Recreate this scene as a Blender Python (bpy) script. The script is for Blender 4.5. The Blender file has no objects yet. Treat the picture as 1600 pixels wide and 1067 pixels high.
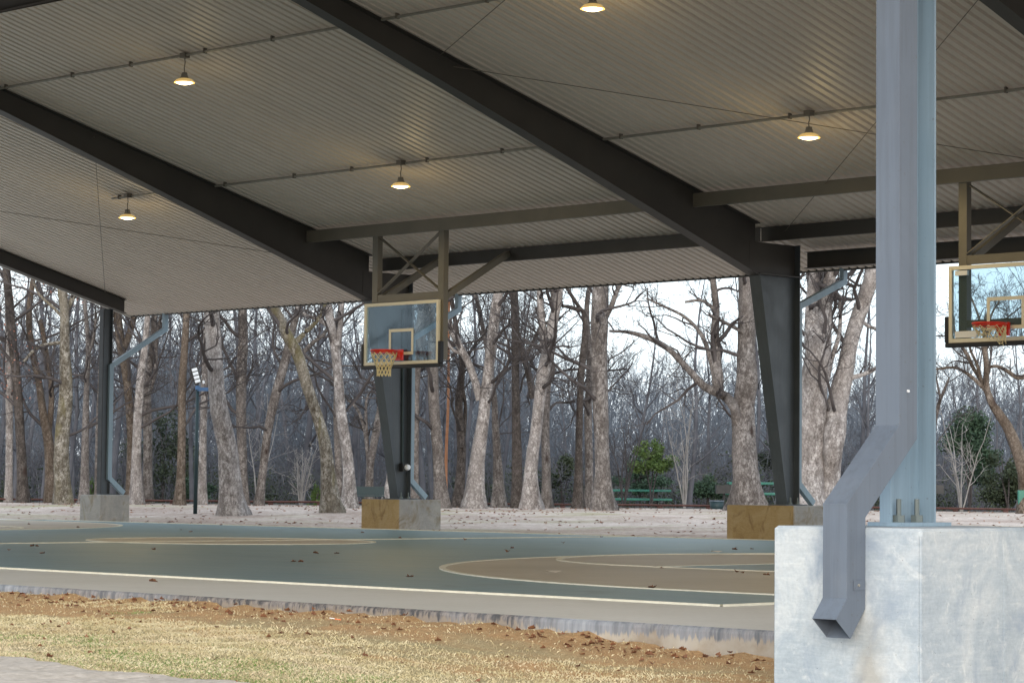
import bpy, math, random
import numpy as np
from mathutils import Vector, Matrix
random.seed(7); RNG=np.random.default_rng(11)
S=bpy.context.scene
COL=S.collection
# ---------------------------------------------------------------- camera, sky, sun, exposure
EYE=np.array([0,0,.72]); FPX=3998.8; YAW=.7836; PITCH=.056; ROLL=.0096
_f=np.array([-math.sin(YAW)*math.cos(PITCH),math.cos(YAW)*math.cos(PITCH),math.sin(PITCH)])
_r=np.array([math.cos(YAW),math.sin(YAW),0.]); _u=np.cross(_r,_f)
_c,_s=math.cos(ROLL),math.sin(ROLL)
_r,_u=_c*_r+_s*_u,-_s*_r+_c*_u
cd=bpy.data.cameras.new('camera'); cam=bpy.data.objects.new('camera',cd); COL.objects.link(cam)
cam.matrix_world=Matrix(((_r[0],_u[0],-_f[0],EYE[0]),(_r[1],_u[1],-_f[1],EYE[1]),(_r[2],_u[2],-_f[2],EYE[2]),(0,0,0,1)))
cd.sensor_width=36; cd.lens=FPX/1600*36; cd.clip_start=.1; cd.clip_end=3000
S.camera=cam
S.cycles.diffuse_bounces=5; S.cycles.max_bounces=10; S.cycles.transparent_max_bounces=12
W=bpy.data.worlds.new("World"); S.world=W; W.use_nodes=True
nt=W.node_tree; nt.nodes.clear()
sky=nt.nodes.new('ShaderNodeTexSky'); sky.sky_type='NISHITA'; sky.sun_disc=False
SUN_EL=math.radians(17); SUN_AZ=math.radians(139)
sky.sun_elevation=SUN_EL; sky.sun_rotation=SUN_AZ; sky.air_density=1.0; sky.dust_density=3.0; sky.ozone_density=1.5
bg=nt.nodes.new('ShaderNodeBackground'); bg.inputs['Strength'].default_value=.14
wo=nt.nodes.new('ShaderNodeOutputWorld')
tcw=nt.nodes.new('ShaderNodeTexCoord'); cn=nt.nodes.new('ShaderNodeTexNoise'); cn.inputs['Scale'].default_value=2.2; cn.inputs['Detail'].default_value=6
nt.links.new(tcw.outputs['Generated'],cn.inputs['Vector'])
cr=nt.nodes.new('ShaderNodeValToRGB'); cr.color_ramp.elements[0].position=.3; cr.color_ramp.elements[0].color=(.72,.87,1,1); cr.color_ramp.elements[1].position=.7; cr.color_ramp.elements[1].color=(.93,.97,1,1)
nt.links.new(cn.outputs['Fac'],cr.inputs[0])
cm=nt.nodes.new('ShaderNodeVectorMath'); cm.operation='SCALE'; cm.inputs['Scale'].default_value=8.0; nt.links.new(cr.outputs[0],cm.inputs[0])
mxw=nt.nodes.new('ShaderNodeMix'); mxw.data_type='RGBA'; mxw.inputs[0].default_value=.72   # thin high overcast over the blue
nt.links.new(sky.outputs[0],mxw.inputs[6]); nt.links.new(cm.outputs[0],mxw.inputs[7]); nt.links.new(mxw.outputs[2],bg.inputs[0]); nt.links.new(bg.outputs[0],wo.inputs[0])
sd=bpy.data.lights.new('sun','SUN'); sd.energy=1.0; sd.angle=math.radians(35); sd.color=(1,.95,.88)
so=bpy.data.objects.new('sun',sd); COL.objects.link(so)
sv=Vector((math.sin(SUN_AZ)*math.cos(SUN_EL),math.cos(SUN_AZ)*math.cos(SUN_EL),math.sin(SUN_EL)))
so.rotation_euler=sv.to_track_quat('Z','Y').to_euler()
S.view_settings.view_transform='Standard'; S.view_settings.look='None'
S.view_settings.exposure=.86; S.view_settings.gamma=1; S.view_settings.use_curve_mapping=False

def ray(x,y): return _f+(x-800)/FPX*_r-(y-533.5)/FPX*_u
def at(x,y,t): return EYE+ray(x,y)*t                       # point seen at a photo position, t metres deep
def on_y(x,y,Y): d=ray(x,y); return EYE+d*Y/d[1]
def on_z(x,y,z): d=ray(x,y); return EYE+d*(z-EYE[2])/d[2]

# ---------------------------------------------------------------- materials
def mat(name,col,rough=.7,metal=0,spec=.5):
    m=bpy.data.materials.new(name); m.use_nodes=True
    b=m.node_tree.nodes['Principled BSDF']
    b.inputs['Base Color'].default_value=(*col,1); b.inputs['Roughness'].default_value=rough
    b.inputs['Metallic'].default_value=metal; b.inputs['Specular IOR Level'].default_value=spec
    return m
def N(m,t,**k):
    n=m.node_tree.nodes.new(t)
    for a,v in k.items(): setattr(n,a,v)
    return n
def L(m,a,b): m.node_tree.links.new(a,b)
def coord(m,scale=(1,1,1),kind='Object'):
    tc=N(m,'ShaderNodeTexCoord'); mp=N(m,'ShaderNodeMapping'); mp.inputs['Scale'].default_value=scale
    L(m,tc.outputs[kind],mp.inputs[0]); return mp.outputs[0]
def noise(m,vec,scale,detail=6,rough=.6,dist=0):
    n=N(m,'ShaderNodeTexNoise'); n.inputs['Scale'].default_value=scale; n.inputs['Detail'].default_value=detail
    n.inputs['Roughness'].default_value=rough; n.inputs['Distortion'].default_value=dist
    L(m,vec,n.inputs['Vector']); return n.outputs['Fac']
def ramp(m,fac,stops):
    r=N(m,'ShaderNodeValToRGB'); e=r.color_ramp.elements
    while len(e)<len(stops): e.new(.5)
    for i,(p,c) in enumerate(stops):
        e[i].position=p; e[i].color=(*c,1) if len(c)==3 else c
    L(m,fac,r.inputs[0]); return r.outputs[0]
def mix(m,fac,a,b,mode='MIX'):
    x=N(m,'ShaderNodeMix',data_type='RGBA',blend_type=mode)
    if isinstance(fac,(int,float)): x.inputs[0].default_value=fac
    else: L(m,fac,x.inputs[0])
    for i,v in ((6,a),(7,b)):
        if isinstance(v,tuple): x.inputs[i].default_value=(*v,1)
        else: L(m,v,x.inputs[i])
    return x.outputs[2]
def setc(m,c): L(m,c,m.node_tree.nodes['Principled BSDF'].inputs['Base Color'])
def bump(m,h,st=.3,d=.02):
    b=N(m,'ShaderNodeBump'); b.inputs['Strength'].default_value=st; b.inputs['Distance'].default_value=d
    L(m,h,b.inputs['Height']); L(m,b.outputs[0],m.node_tree.nodes['Principled BSDF'].inputs['Normal'])
def noisy(name,c1,c2,scale=3,rough=.7,bst=.2,bd=.01,stretch=(1,1,1),lo=.35,hi=.65,kind='Object',spec=.5):
    m=mat(name,c1,rough,spec=spec); v=coord(m,stretch,kind); n=noise(m,v,scale)
    setc(m,ramp(m,n,[(lo,c1),(hi,c2)])); 
    if bst: bump(m,noise(m,v,scale*6),bst,bd)
    return m

M={}
M['steel']=noisy('grey_painted_steel',(.205,.295,.375),(.23,.32,.40),1.5,.42,.03,.003)
M['steel_dark']=noisy('dark_painted_steel',(.038,.036,.034),(.05,.047,.043),1.5,.5,.03,.003)
M['spoutblue']=noisy('blue_grey_spout_paint',(.21,.30,.37),(.24,.33,.40),1.2,.4,.02,.002)
M['steel_shaded']=noisy('shaded_column_paint',(.052,.064,.076),(.068,.082,.096),1.5,.42,.03,.003)  # same column paint, darkened: shade on the far columns put into the colour
M['hoopsteel']=noisy('tan_grey_painted_steel',(.13,.125,.105),(.16,.15,.125),2,.5,.03,.003)
M['downspout']=noisy('blue_grey_downspout_paint',(.122,.148,.190),(.138,.166,.208),1.2,.45,.02,.002)
for k_ in ('steel','downspout','spoutblue','steel_shaded'):      # grime runs and chalky patches in the paint
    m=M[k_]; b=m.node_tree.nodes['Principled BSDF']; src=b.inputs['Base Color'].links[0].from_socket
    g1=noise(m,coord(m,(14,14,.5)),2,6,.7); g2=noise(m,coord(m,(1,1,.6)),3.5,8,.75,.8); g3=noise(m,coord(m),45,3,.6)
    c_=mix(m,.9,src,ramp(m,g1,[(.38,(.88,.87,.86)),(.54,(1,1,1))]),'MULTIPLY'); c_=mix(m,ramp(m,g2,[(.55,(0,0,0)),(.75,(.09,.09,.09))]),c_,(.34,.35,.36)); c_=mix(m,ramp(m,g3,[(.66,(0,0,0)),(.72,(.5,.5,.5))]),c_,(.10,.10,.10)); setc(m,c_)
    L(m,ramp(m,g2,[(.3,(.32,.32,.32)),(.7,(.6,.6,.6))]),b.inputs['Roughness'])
# roof deck: dulled white metal, with long faint runs along each sheet
m=mat('roof_deck_metal',(.5,.46,.4),.5); v=coord(m,(3,.12,.12)); n=noise(m,v,2,4)
v2=coord(m,(1,1,1)); n2=noise(m,v2,.5,3)
setc(m,mix(m,n2,ramp(m,n,[(.3,(.57,.515,.46)),(.7,(.69,.63,.565))]),(.62,.56,.50))); M['deck']=m
M['trim']=mat('pale_trim_metal',(.5,.5,.48),.5)
M['galv']=noisy('galvanised_conduit',(.22,.21,.19),(.3,.29,.26),5,.5,.02,.002)
M['rod']=mat('brace_rod_steel',(.16,.145,.125),.6)
M['bolt']=mat('dull_zinc_bolt',(.13,.16,.16),.5)
M['black']=mat('black_rubber',(.012,.014,.02),.55)
M['blacksteel']=noisy('black_steel',(.012,.013,.015),(.03,.03,.03),5,.5,.05,.003)
M['green']=noisy('green_plastic_coating',(.008,.13,.095),(.012,.165,.12),4,.4,.05,.003)
M['dkgreen']=noisy('dark_teal_steel',(.008,.028,.034),(.012,.036,.042),3,.5,.05,.003)
M['red']=mat('red_painted_steel',(.75,.03,.012),.35)
M['cream']=mat('cream_painted_frame',(.74,.71,.60),.5)
M['net']=mat('white_nylon_cord',(.85,.74,.45),.8)
m=mat('backboard_glass',(.75,.85,.9),.02); b=m.node_tree.nodes['Principled BSDF']
tr=N(m,'ShaderNodeBsdfTransparent'); tr.inputs[0].default_value=(.72,.81,.85,1)
gl=N(m,'ShaderNodeBsdfGlossy'); gl.inputs['Roughness'].default_value=.03; gl.inputs['Color'].default_value=(.9,.95,1,1)
lw=N(m,'ShaderNodeFresnel'); lw.inputs['IOR'].default_value=1.45
ms=N(m,'ShaderNodeMixShader'); ms.inputs[0].default_value=.05; L(m,tr.outputs[0],ms.inputs[1]); L(m,gl.outputs[0],ms.inputs[2])
L(m,ms.outputs[0],m.node_tree.nodes['Material Output'].inputs[0]); M['glass']=m
def emit(name,c,s):
    m=mat(name,c); b=m.node_tree.nodes['Principled BSDF']
    b.inputs['Emission Color'].default_value=(*c,1); b.inputs['Emission Strength'].default_value=s; return m
M['lamp']=emit('lamp_lens_glow',(1,.82,.50),5)
M['lampring']=emit('glowing_reflector',(.8,.55,.2),.3)  # reflector glows by itself, standing in for lamplight on its inner face
M['led']=mat('led_lens_white',(.85,.88,.92),.2)
M['white']=mat('white_plastic',(.8,.82,.85),.4)
M['blueband']=mat('blue_steel',(.06,.14,.28),.5)
# concrete of piers: broad cloudy stains, horizontal float marks, pits
def concrete(name,c0,c1,c2,stain=None,sc=1.0,spout=False):
    m=mat(name,c0,.85); v=coord(m,(1,1,1)); vs=coord(m,(.7,.7,5)); 
    a=noise(m,v,2.3*sc,10,.66,1.2); b_=noise(m,vs,9*sc,8,.78,.3); c_=noise(m,v,70,4,.7); pt=noise(m,v,5*sc,9,.7,2.5)
    base=ramp(m,a,[(.30,c0),(.47,c1),(.62,c2)])
    col=mix(m,.35,base,ramp(m,b_,[(.38,c0),(.55,c1),(.64,c2)]))
    col=mix(m,ramp(m,pt,[(.56,(0,0,0)),(.66,(.7,.7,.7))]),col,c2)
    col=mix(m,.5,col,ramp(m,c_,[(.35,(.80,.80,.80)),(.6,(1,1,1))]),'MULTIPLY')
    if stain:
        s_=noise(m,coord(m,(1,1,.8)),1.9,9,.68,2.2); col=mix(m,ramp(m,s_,[(.50,(0,0,0)),(.66,(.9,.9,.9))]),col,stain)
    ho=N(m,'ShaderNodeTexVoronoi'); ho.inputs['Scale'].default_value=26; L(m,v,ho.inputs['Vector'])
    col=mix(m,ramp(m,ho.outputs['Distance'],[(.03,(.8,.8,.8)),(.07,(0,0,0))]),col,(.12,.12,.125))
    if spout:   # rust and water stain on the face under the mouth of the downspout
        tc=N(m,'ShaderNodeTexCoord'); sp=N(m,'ShaderNodeSeparateXYZ'); L(m,tc.outputs['Object'],sp.inputs[0])
        def band(o,c,w):
            q=N(m,'ShaderNodeMath',operation='SUBTRACT'); L(m,o,q.inputs[0]); q.inputs[1].default_value=c
            r=N(m,'ShaderNodeMath',operation='ABSOLUTE'); L(m,q.outputs[0],r.inputs[0])
            t=N(m,'ShaderNodeMapRange'); t.inputs[1].default_value=0; t.inputs[2].default_value=w; t.inputs[3].default_value=1; t.inputs[4].default_value=0; L(m,r.outputs[0],t.inputs[0]); return t.outputs[0]
        x_=band(sp.outputs[0],.13,.13); z_=band(sp.outputs[2],.45,.36)
        mu=N(m,'ShaderNodeMath',operation='MULTIPLY'); L(m,x_,mu.inputs[0]); L(m,z_,mu.inputs[1])
        m2=N(m,'ShaderNodeMath',operation='MULTIPLY'); L(m,mu.outputs[0],m2.inputs[0]); L(m,noise(m,v,7,7,.7,1),m2.inputs[1])
        col=mix(m,ramp(m,m2.outputs[0],[(.08,(0,0,0)),(.42,(.6,.6,.6))]),col,(.33,.30,.25))
    setc(m,col); bump(m,mix(m,.5,b_,mix(m,.5,c_,ho.outputs['Distance'])),.5,.006); return m
M['pier']=concrete('pier_concrete',(.30,.355,.41),(.43,.485,.53),(.62,.645,.65),(.29,.345,.42),1.0,True)
M['pier_far']=concrete('far_pier_concrete',(.24,.245,.24),(.31,.31,.30),(.38,.37,.345),(.20,.165,.11))
M['pier_lamplit']=concrete('lamplit_pier_concrete',(.26,.185,.075),(.33,.245,.12),(.38,.30,.17),(.15,.09,.035),1.3)  # pavilion lamplight on the court-side faces put into the concrete as brown
M['mark']=noisy('worn_white_court_paint',(.62,.60,.50),(.74,.72,.61),9,.7,.1,.002)
m=mat('blue_green_court_coating',(.06,.10,.11),.46); v=coord(m); a=noise(m,v,.35,6,.6); c_=noise(m,v,25,5,.7)
vs=coord(m,(.25,1.6,1)); d_=noise(m,vs,3,5)
col=ramp(m,a,[(.35,(.12,.235,.295)),(.65,(.175,.285,.335))]); col=mix(m,.35,col,ramp(m,d_,[(.35,(.095,.205,.265)),(.65,(.18,.27,.30))]))
col=mix(m,.5,col,ramp(m,c_,[(.3,(.75,.75,.75)),(.6,(1,1,1))]),'MULTIPLY')
sc_=noise(m,coord(m,(.6,2.4,1)),2.2,8,.75,1.5); col=mix(m,ramp(m,sc_,[(.56,(0,0,0)),(.72,(.55,.55,.55))]),col,(.17,.185,.175)); dk_=noise(m,v,.9,7,.7,1); col=mix(m,ramp(m,dk_,[(.58,(0,0,0)),(.7,(.4,.4,.4))]),col,(.05,.075,.085))
setc(m,col); bump(m,c_,.15,.002); M['court']=m
m=mat('tan_court_coating',(.3,.24,.17),.5); v=coord(m); a=noise(m,v,.4,6); c_=noise(m,v,25,5,.7)
col=ramp(m,a,[(.35,(.37,.32,.25)),(.65,(.46,.405,.33))]); col=mix(m,.45,col,ramp(m,c_,[(.3,(.78,.78,.78)),(.6,(1,1,1))]),'MULTIPLY'); setc(m,col); bump(m,c_,.15,.002); M['tan']=m
m=mat('tan_border_coating',(.36,.31,.25),.55); v=coord(m); a=noise(m,v,.7,7); c_=noise(m,v,22,5,.7)
col=ramp(m,a,[(.3,(.58,.57,.53)),(.7,(.68,.67,.64))]); col=mix(m,.45,col,ramp(m,c_,[(.3,(.8,.8,.8)),(.6,(1,1,1))]),'MULTIPLY'); setc(m,col); M['tanb']=m
# slab edge: pale concrete with runs of blue-grey coating dripped from the top
m=mat('slab_edge_concrete',(.4,.36,.3),.85)
tc=N(m,'ShaderNodeTexCoord'); sp=N(m,'ShaderNodeSeparateXYZ'); L(m,tc.outputs['Object'],sp.inputs[0])
dr=noise(m,coord(m,(16,16,.6)),1.6,5,.7); 
ma=N(m,'ShaderNodeMath',operation='MULTIPLY_ADD'); L(m,sp.outputs[2],ma.inputs[0]); ma.inputs[1].default_value=5.0; ma.inputs[2].default_value=.30
lg=noise(m,coord(m,(1,1,0)),.55,4,.6); lg2=N(m,'ShaderNodeMath',operation='MULTIPLY_ADD'); L(m,lg,lg2.inputs[0]); lg2.inputs[1].default_value=.9; lg2.inputs[2].default_value=-.42
a0=N(m,'ShaderNodeMath',operation='ADD'); L(m,ma.outputs[0],a0.inputs[0]); L(m,lg2.outputs[0],a0.inputs[1])
ad=N(m,'ShaderNodeMath',operation='ADD'); L(m,a0.outputs[0],ad.inputs[0]); L(m,dr,ad.inputs[1])
mk=ramp(m,ad.outputs[0],[(.52,(0,0,0)),(.60,(1,1,1))])
base=ramp(m,noise(m,coord(m),5,8),[(.3,(.30,.24,.17)),(.5,(.44,.40,.34)),(.7,(.50,.47,.43))])
drp=mix(m,ramp(m,lg,[(.4,(0,0,0)),(.6,(1,1,1))]),ramp(m,noise(m,coord(m,(14,14,1)),2,6,.75),[(.42,(.06,.06,.065)),(.58,(.27,.24,.22))]),ramp(m,noise(m,coord(m,(9,9,1)),2,5),[(.35,(.17,.19,.22)),(.6,(.34,.36,.40))]))
base=mix(m,ramp(m,lg,[(.42,(.75,.75,.75)),(.58,(0,0,0))]),base,(.20,.165,.135)); setc(m,mix(m,mk,base,drp)); bump(m,noise(m,coord(m),30),.3,.004); M['slabedge']=m
# ground
m=mat('pale_gravel',(.5,.44,.4),.95); v=coord(m); vv=coord(m,(1,1,1)); a=noise(m,v,.22,9,.72,1.2); b_=noise(m,v,9,7,.75); g_=noise(m,v,.3,6,.6,1)
col=ramp(m,b_,[(.36,(.27,.20,.165)),(.47,(.46,.385,.34)),(.58,(.60,.52,.475))])
col=mix(m,ramp(m,g_,[(.50,(0,0,0)),(.66,(1,1,1))]),col,ramp(m,b_,[(.3,(.20,.19,.09)),(.7,(.42,.39,.25))]))
col=mix(m,ramp(m,a,[(.46,(0,0,0)),(.60,(1,1,1))]),col,ramp(m,b_,[(.36,(.20,.14,.11)),(.6,(.44,.35,.30))]))
setc(m,col); bump(m,b_,.6,.04); M['gravel']=m
m=mat('wood_floor_leaf_litter',(.1,.08,.07),.95); v=coord(m); a=noise(m,v,.5,8,.7)
setc(m,ramp(m,a,[(.3,(.045,.042,.036)),(.6,(.12,.095,.075))])); M['litter']=m
m=mat('dormant_lawn_soil',(.4,.27,.14),.95); v=coord(m); vx=coord(m,(.5,1.6,1)); a=noise(m,vx,1.1,7,.6,.8); b_=noise(m,v,45,6,.75); c_=noise(m,vx,.9,5,.6,.4)
soil=ramp(m,b_,[(.3,(.36,.20,.09)),(.55,(.56,.35,.17)),(.75,(.68,.49,.30))])
straw=ramp(m,b_,[(.3,(.26,.20,.10)),(.5,(.44,.36,.20)),(.7,(.60,.52,.34))])
tc=N(m,'ShaderNodeTexCoord'); sp=N(m,'ShaderNodeSeparateXYZ'); L(m,tc.outputs['Object'],sp.inputs[0])
ma=N(m,'ShaderNodeMath',operation='MULTIPLY_ADD'); L(m,sp.outputs[1],ma.inputs[0]); ma.inputs[1].default_value=.22; ma.inputs[2].default_value=-1.90
ad=N(m,'ShaderNodeMath',operation='ADD'); L(m,ma.outputs[0],ad.inputs[0]); L(m,a,ad.inputs[1])
setc(m,mix(m,ramp(m,ad.outputs[0],[(.46,(0,0,0)),(.66,(1,1,1))]),straw,soil)); bump(m,b_,.7,.015); M['lawn']=m
M['path']=noisy('pale_concrete_path',(.40,.35,.30),(.56,.50,.44),22,.9,.4,.006)
def grassmat(name,a_,b__,c__):
    m=mat(name,a_,.8); v=coord(m); n=noise(m,v,60,2,.5); n2=noise(m,coord(m,(.8,2,1)),2.2,6,.7,.8)
    col=mix(m,.45,ramp(m,n,[(.3,a_),(.5,b__),(.7,c__)]),ramp(m,n2,[(.38,a_),(.5,b__),(.60,c__)]))
    n3=noise(m,coord(m,(.7,2,1)),1.3,5,.6,1); col=mix(m,ramp(m,n3,[(.5,(0,0,0)),(.65,(.55,.55,.55))]),col,(.62,.50,.36)); setc(m,col); return m
M['drygrass']=grassmat('dry_grass_blade',(.38,.31,.15),(.58,.50,.30),(.76,.69,.49))
M['greengrass']=grassmat('green_grass_blade',(.10,.19,.035),(.17,.26,.07),(.28,.32,.12))
M['leaf']=noisy('dead_leaf',(.14,.055,.03),(.30,.14,.07),12,.8,.1,.002)
M['leafpale']=mat('bleached_leaf',(.66,.60,.52),.8)
def bark(name,c0,c1,c2,moss=None,sc=1.0):
    m=mat(name,c1,.95,spec=.15)
    tc=N(m,'ShaderNodeTexCoord'); oi_=N(m,'ShaderNodeObjectInfo'); sc_=N(m,'ShaderNodeVectorMath',operation='SCALE'); sc_.inputs[0].default_value=(37,53,71); L(m,oi_.outputs['Random'],sc_.inputs['Scale'])
    ad=N(m,'ShaderNodeVectorMath',operation='ADD'); L(m,tc.outputs['Object'],ad.inputs[0]); L(m,sc_.outputs[0],ad.inputs[1])
    def mp(s3):
        q=N(m,'ShaderNodeMapping'); q.inputs['Scale'].default_value=s3; L(m,ad.outputs[0],q.inputs[0]); return q.outputs[0]
    v=mp((1,1,.6)); tcv=mp((1,1,.3))
    fine=noise(m,v,15*sc,9,.82); mid=noise(m,v,4.5,6,.7,.4); big=noise(m,tcv,1.4,5,.6,.7)
    vo=N(m,'ShaderNodeTexVoronoi',feature='DISTANCE_TO_EDGE'); vo.inputs['Scale'].default_value=19*sc; L(m,v,vo.inputs['Vector'])
    col=ramp(m,fine,[(.40,c0),(.49,c1),(.58,c2)])
    col=mix(m,ramp(m,mid,[(.42,(0,0,0)),(.60,(.75,.75,.75))]),col,c0)
    col=mix(m,ramp(m,big,[(.45,(0,0,0)),(.65,(.6,.6,.6))]),col,c1)
    col=mix(m,.45,col,ramp(m,vo.outputs['Distance'],[(.0,(.3,.28,.27)),(.16,(1,1,1))]),'MULTIPLY')
    if moss:
        mo=noise(m,tcv,1.9,5,.6,1); col=mix(m,ramp(m,mo,[(.52,(0,0,0)),(.66,(.7,.7,.7))]),col,moss)
    kn=N(m,'ShaderNodeTexVoronoi'); kn.inputs['Scale'].default_value=1.25; L(m,mix(m,.08,v,noise(m,v,9,3),'ADD'),kn.inputs['Vector'])
    col=mix(m,ramp(m,kn.outputs['Distance'],[(.05,(1,1,1)),(.115,(0,0,0))]),col,(.05,.035,.03))
    setc(m,col); bump(m,mix(m,.5,fine,mid),.9,.035); return m
M['pale']=bark('pale_grey_bark',(.13,.112,.104),(.34,.31,.298),(.55,.52,.505))
M['grey']=bark('grey_bark',(.085,.072,.066),(.20,.178,.168),(.36,.335,.32))
M['moss']=bark('mossy_bark',(.075,.062,.045),(.21,.185,.15),(.43,.405,.365),(.13,.11,.05),1.1)
M['dark']=bark('dark_bark',(.045,.038,.034),(.10,.085,.078),(.17,.15,.14))
M['brown']=bark('brown_bark',(.06,.046,.035),(.14,.11,.088),(.27,.23,.20))
M['rustpine']=noisy('orange_peeled_bark',(.32,.14,.07),(.42,.22,.13),6,.9,.3,.01)
M['twig']=noisy('twig_bark',(.048,.042,.042),(.11,.098,.098),1.5,.9,0,spec=.1)
M['twigd']=noisy('dark_twig_bark',(.042,.038,.038),(.085,.075,.073),1.5,.9,0,spec=.1)
M['farwood']=noisy('far_wood_hazed_bark',(.112,.132,.162),(.20,.224,.262),.35,.95,0,spec=.05)  # blue-grey of distant haze put into the bark colour
M['midwood']=noisy('middle_wood_hazed_bark',(.068,.069,.081),(.155,.158,.178),.6,.95,0,spec=.05)  # bark paled towards blue-grey too, standing in for haze in the air
M['stem']=noisy('pale_stem_bark',(.24,.225,.215),(.36,.34,.33),3,.9,0,spec=.1)
M['evergreen']=noisy('evergreen_leaf',(.016,.030,.014),(.055,.07,.035),.6,.7,0)
M['cedar']=noisy('cedar_leaf',(.018,.045,.026),(.045,.085,.045),2,.7,0)
M['brightgreen']=noisy('bright_pine_leaf',(.05,.095,.018),(.11,.165,.04),3,.7,0)
M['rust']=noisy('rusty_rail',(.07,.028,.022),(.12,.05,.04),6,.8,.1,.004)
M['redleaf']=noisy('russet_clinging_leaf',(.25,.10,.07),(.38,.18,.13),3,.8,0)
M['hill']=noisy('far_hillside_scrub',(.075,.068,.078),(.13,.12,.135),.25,.95,.5,.3,spec=.05)

# ---------------------------------------------------------------- mesh helpers
class MB:
    def __init__(s): s.v=[]; s.f=[]; s.mi=[]; s.n=0
    def add(s,v,f,mi=0):
        o=s.n; s.v.extend([tuple(map(float,p)) for p in v]); s.n+=len(v)
        s.f.extend([tuple(i+o for i in q) for q in f]); s.mi.extend([mi]*len(f)); return s
    def box(s,a,b,mi=0):
        x0,y0,z0=a; x1,y1,z1=b
        return s.add([(x0,y0,z0),(x1,y0,z0),(x1,y1,z0),(x0,y1,z0),(x0,y0,z1),(x1,y0,z1),(x1,y1,z1),(x0,y1,z1)],
            [(0,3,2,1),(4,5,6,7),(0,1,5,4),(1,2,6,5),(2,3,7,6),(3,0,4,7)],mi)
    def hexa(s,p,mi=0):     # 8 points: bottom loop then top loop
        return s.add(p,[(0,3,2,1),(4,5,6,7),(0,1,5,4),(1,2,6,5),(2,3,7,6),(3,0,4,7)],mi)
    def bar(s,a,b,w,h,up=(0,0,1),mi=0):
        a=np.array(a,float); b=np.array(b,float); d=b-a; d/=np.linalg.norm(d)
        up=np.array(up,float); sd_=np.cross(d,up); sd_/=np.linalg.norm(sd_); u2=np.cross(sd_,d)
        c=[(-1,-1),(1,-1),(1,1),(-1,1)]
        return s.hexa([a+sd_*w/2*i+u2*h/2*j for i,j in c]+[b+sd_*w/2*i+u2*h/2*j for i,j in c],mi)
    def tube(s,pts,r,n=6,cap=True,mi=0):
        P=np.array(pts,float)[None]; R=np.broadcast_to(np.array(r,float),(len(pts),))[None]
        v,f=tubes(P,R,n); s.add(v,[tuple(q) for q in f],mi)
        if cap:
            k=len(pts); s.f.append(tuple(s.n-k*n+i for i in range(n))[::-1]); s.f.append(tuple(s.n-n+i for i in range(n))); s.mi+= [mi,mi]
        return s
    def prism(s,poly,z0,z1,mi=0):
        n=len(poly); v=[(x,y,z0) for x,y in poly]+[(x,y,z1) for x,y in poly]
        return s.add(v,[tuple(range(n))[::-1],tuple(range(n,2*n))]+[(i,(i+1)%n,(i+1)%n+n,i+n) for i in range(n)],mi)
    def lathe(s,prof,c=(0,0,0),n=20,mi=0):
        v=[];f=[]
        for r,z in prof:
            for i in range(n):
                a=2*math.pi*i/n; v.append((c[0]+r*math.cos(a),c[1]+r*math.sin(a),c[2]+z))
        for j in range(len(prof)-1):
            for i in range(n): f.append((j*n+i,j*n+(i+1)%n,(j+1)*n+(i+1)%n,(j+1)*n+i))
        return s.add(v,f,mi)
    def mesh(s,name,mats,smooth=False,bev=0):
        me=bpy.data.meshes.new(name); me.from_pydata(s.v,[],s.f)
        for m_ in (mats if isinstance(mats,(list,tuple)) else [mats]): me.materials.append(m_)
        if isinstance(mats,(list,tuple)): me.polygons.foreach_set('material_index',s.mi)
        if smooth: me.polygons.foreach_set('use_smooth',[True]*len(s.f))
        me.update(); return me
    def build(s,name,mats,parent=None,smooth=False,bev=0,**k):
        o=link(name,s.mesh(name,mats,smooth),parent,**k)
        if bev:
            bm=o.modifiers.new('bevel','BEVEL'); bm.width=bev; bm.segments=2; bm.limit_method='ANGLE'
        return o
def link(name,me,parent=None,label=None,cat=None,group=None,kind=None):
    o=bpy.data.objects.new(name,me); COL.objects.link(o)
    if parent is not None: o.parent=parent
    if label: o['label']=label
    if cat: o['category']=cat
    if group: o['group']=group
    if kind: o['kind']=kind
    return o
def thing(name,label,cat,loc=(0,0,0),rz=0,group=None):
    o=link(name,None,None,label,cat,group); o.location=loc; o.rotation_euler=(0,0,rz); o.empty_display_size=.2; return o
def copy_tree(o,parent=None):
    c=o.copy(); COL.objects.link(c)
    if parent is not None: c.parent=parent
    for ch in o.children: copy_tree(ch,c)
    return c
def tubes(P,R,n):           # P (N,k,3) R (N,k) -> verts, quads
    Nn,k,_=P.shape
    T=np.gradient(P,axis=1); T/=np.linalg.norm(T,axis=2,keepdims=True)+1e-9
    ref=np.array([.31,.52,.79]); 
    a=np.cross(T,np.broadcast_to(ref,T.shape)); nn=np.linalg.norm(a,axis=2,keepdims=True)
    a=np.where(nn<.15,np.cross(T,np.broadcast_to([.9,-.3,.1],T.shape)),a); a/=np.linalg.norm(a,axis=2,keepdims=True)+1e-9
    b=np.cross(T,a); th=np.arange(n)*2*np.pi/n
    V=P[:,:,None,:]+R[:,:,None,None]*(np.cos(th)[None,None,:,None]*a[:,:,None,:]+np.sin(th)[None,None,:,None]*b[:,:,None,:])
    idx=np.arange(Nn*k*n).reshape(Nn,k,n)
    q=np.stack([idx[:,:-1,:],np.roll(idx,-1,2)[:,:-1,:],np.roll(idx,-1,2)[:,1:,:],idx[:,1:,:]],-1).reshape(-1,4)
    return V.reshape(-1,3),q
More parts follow.
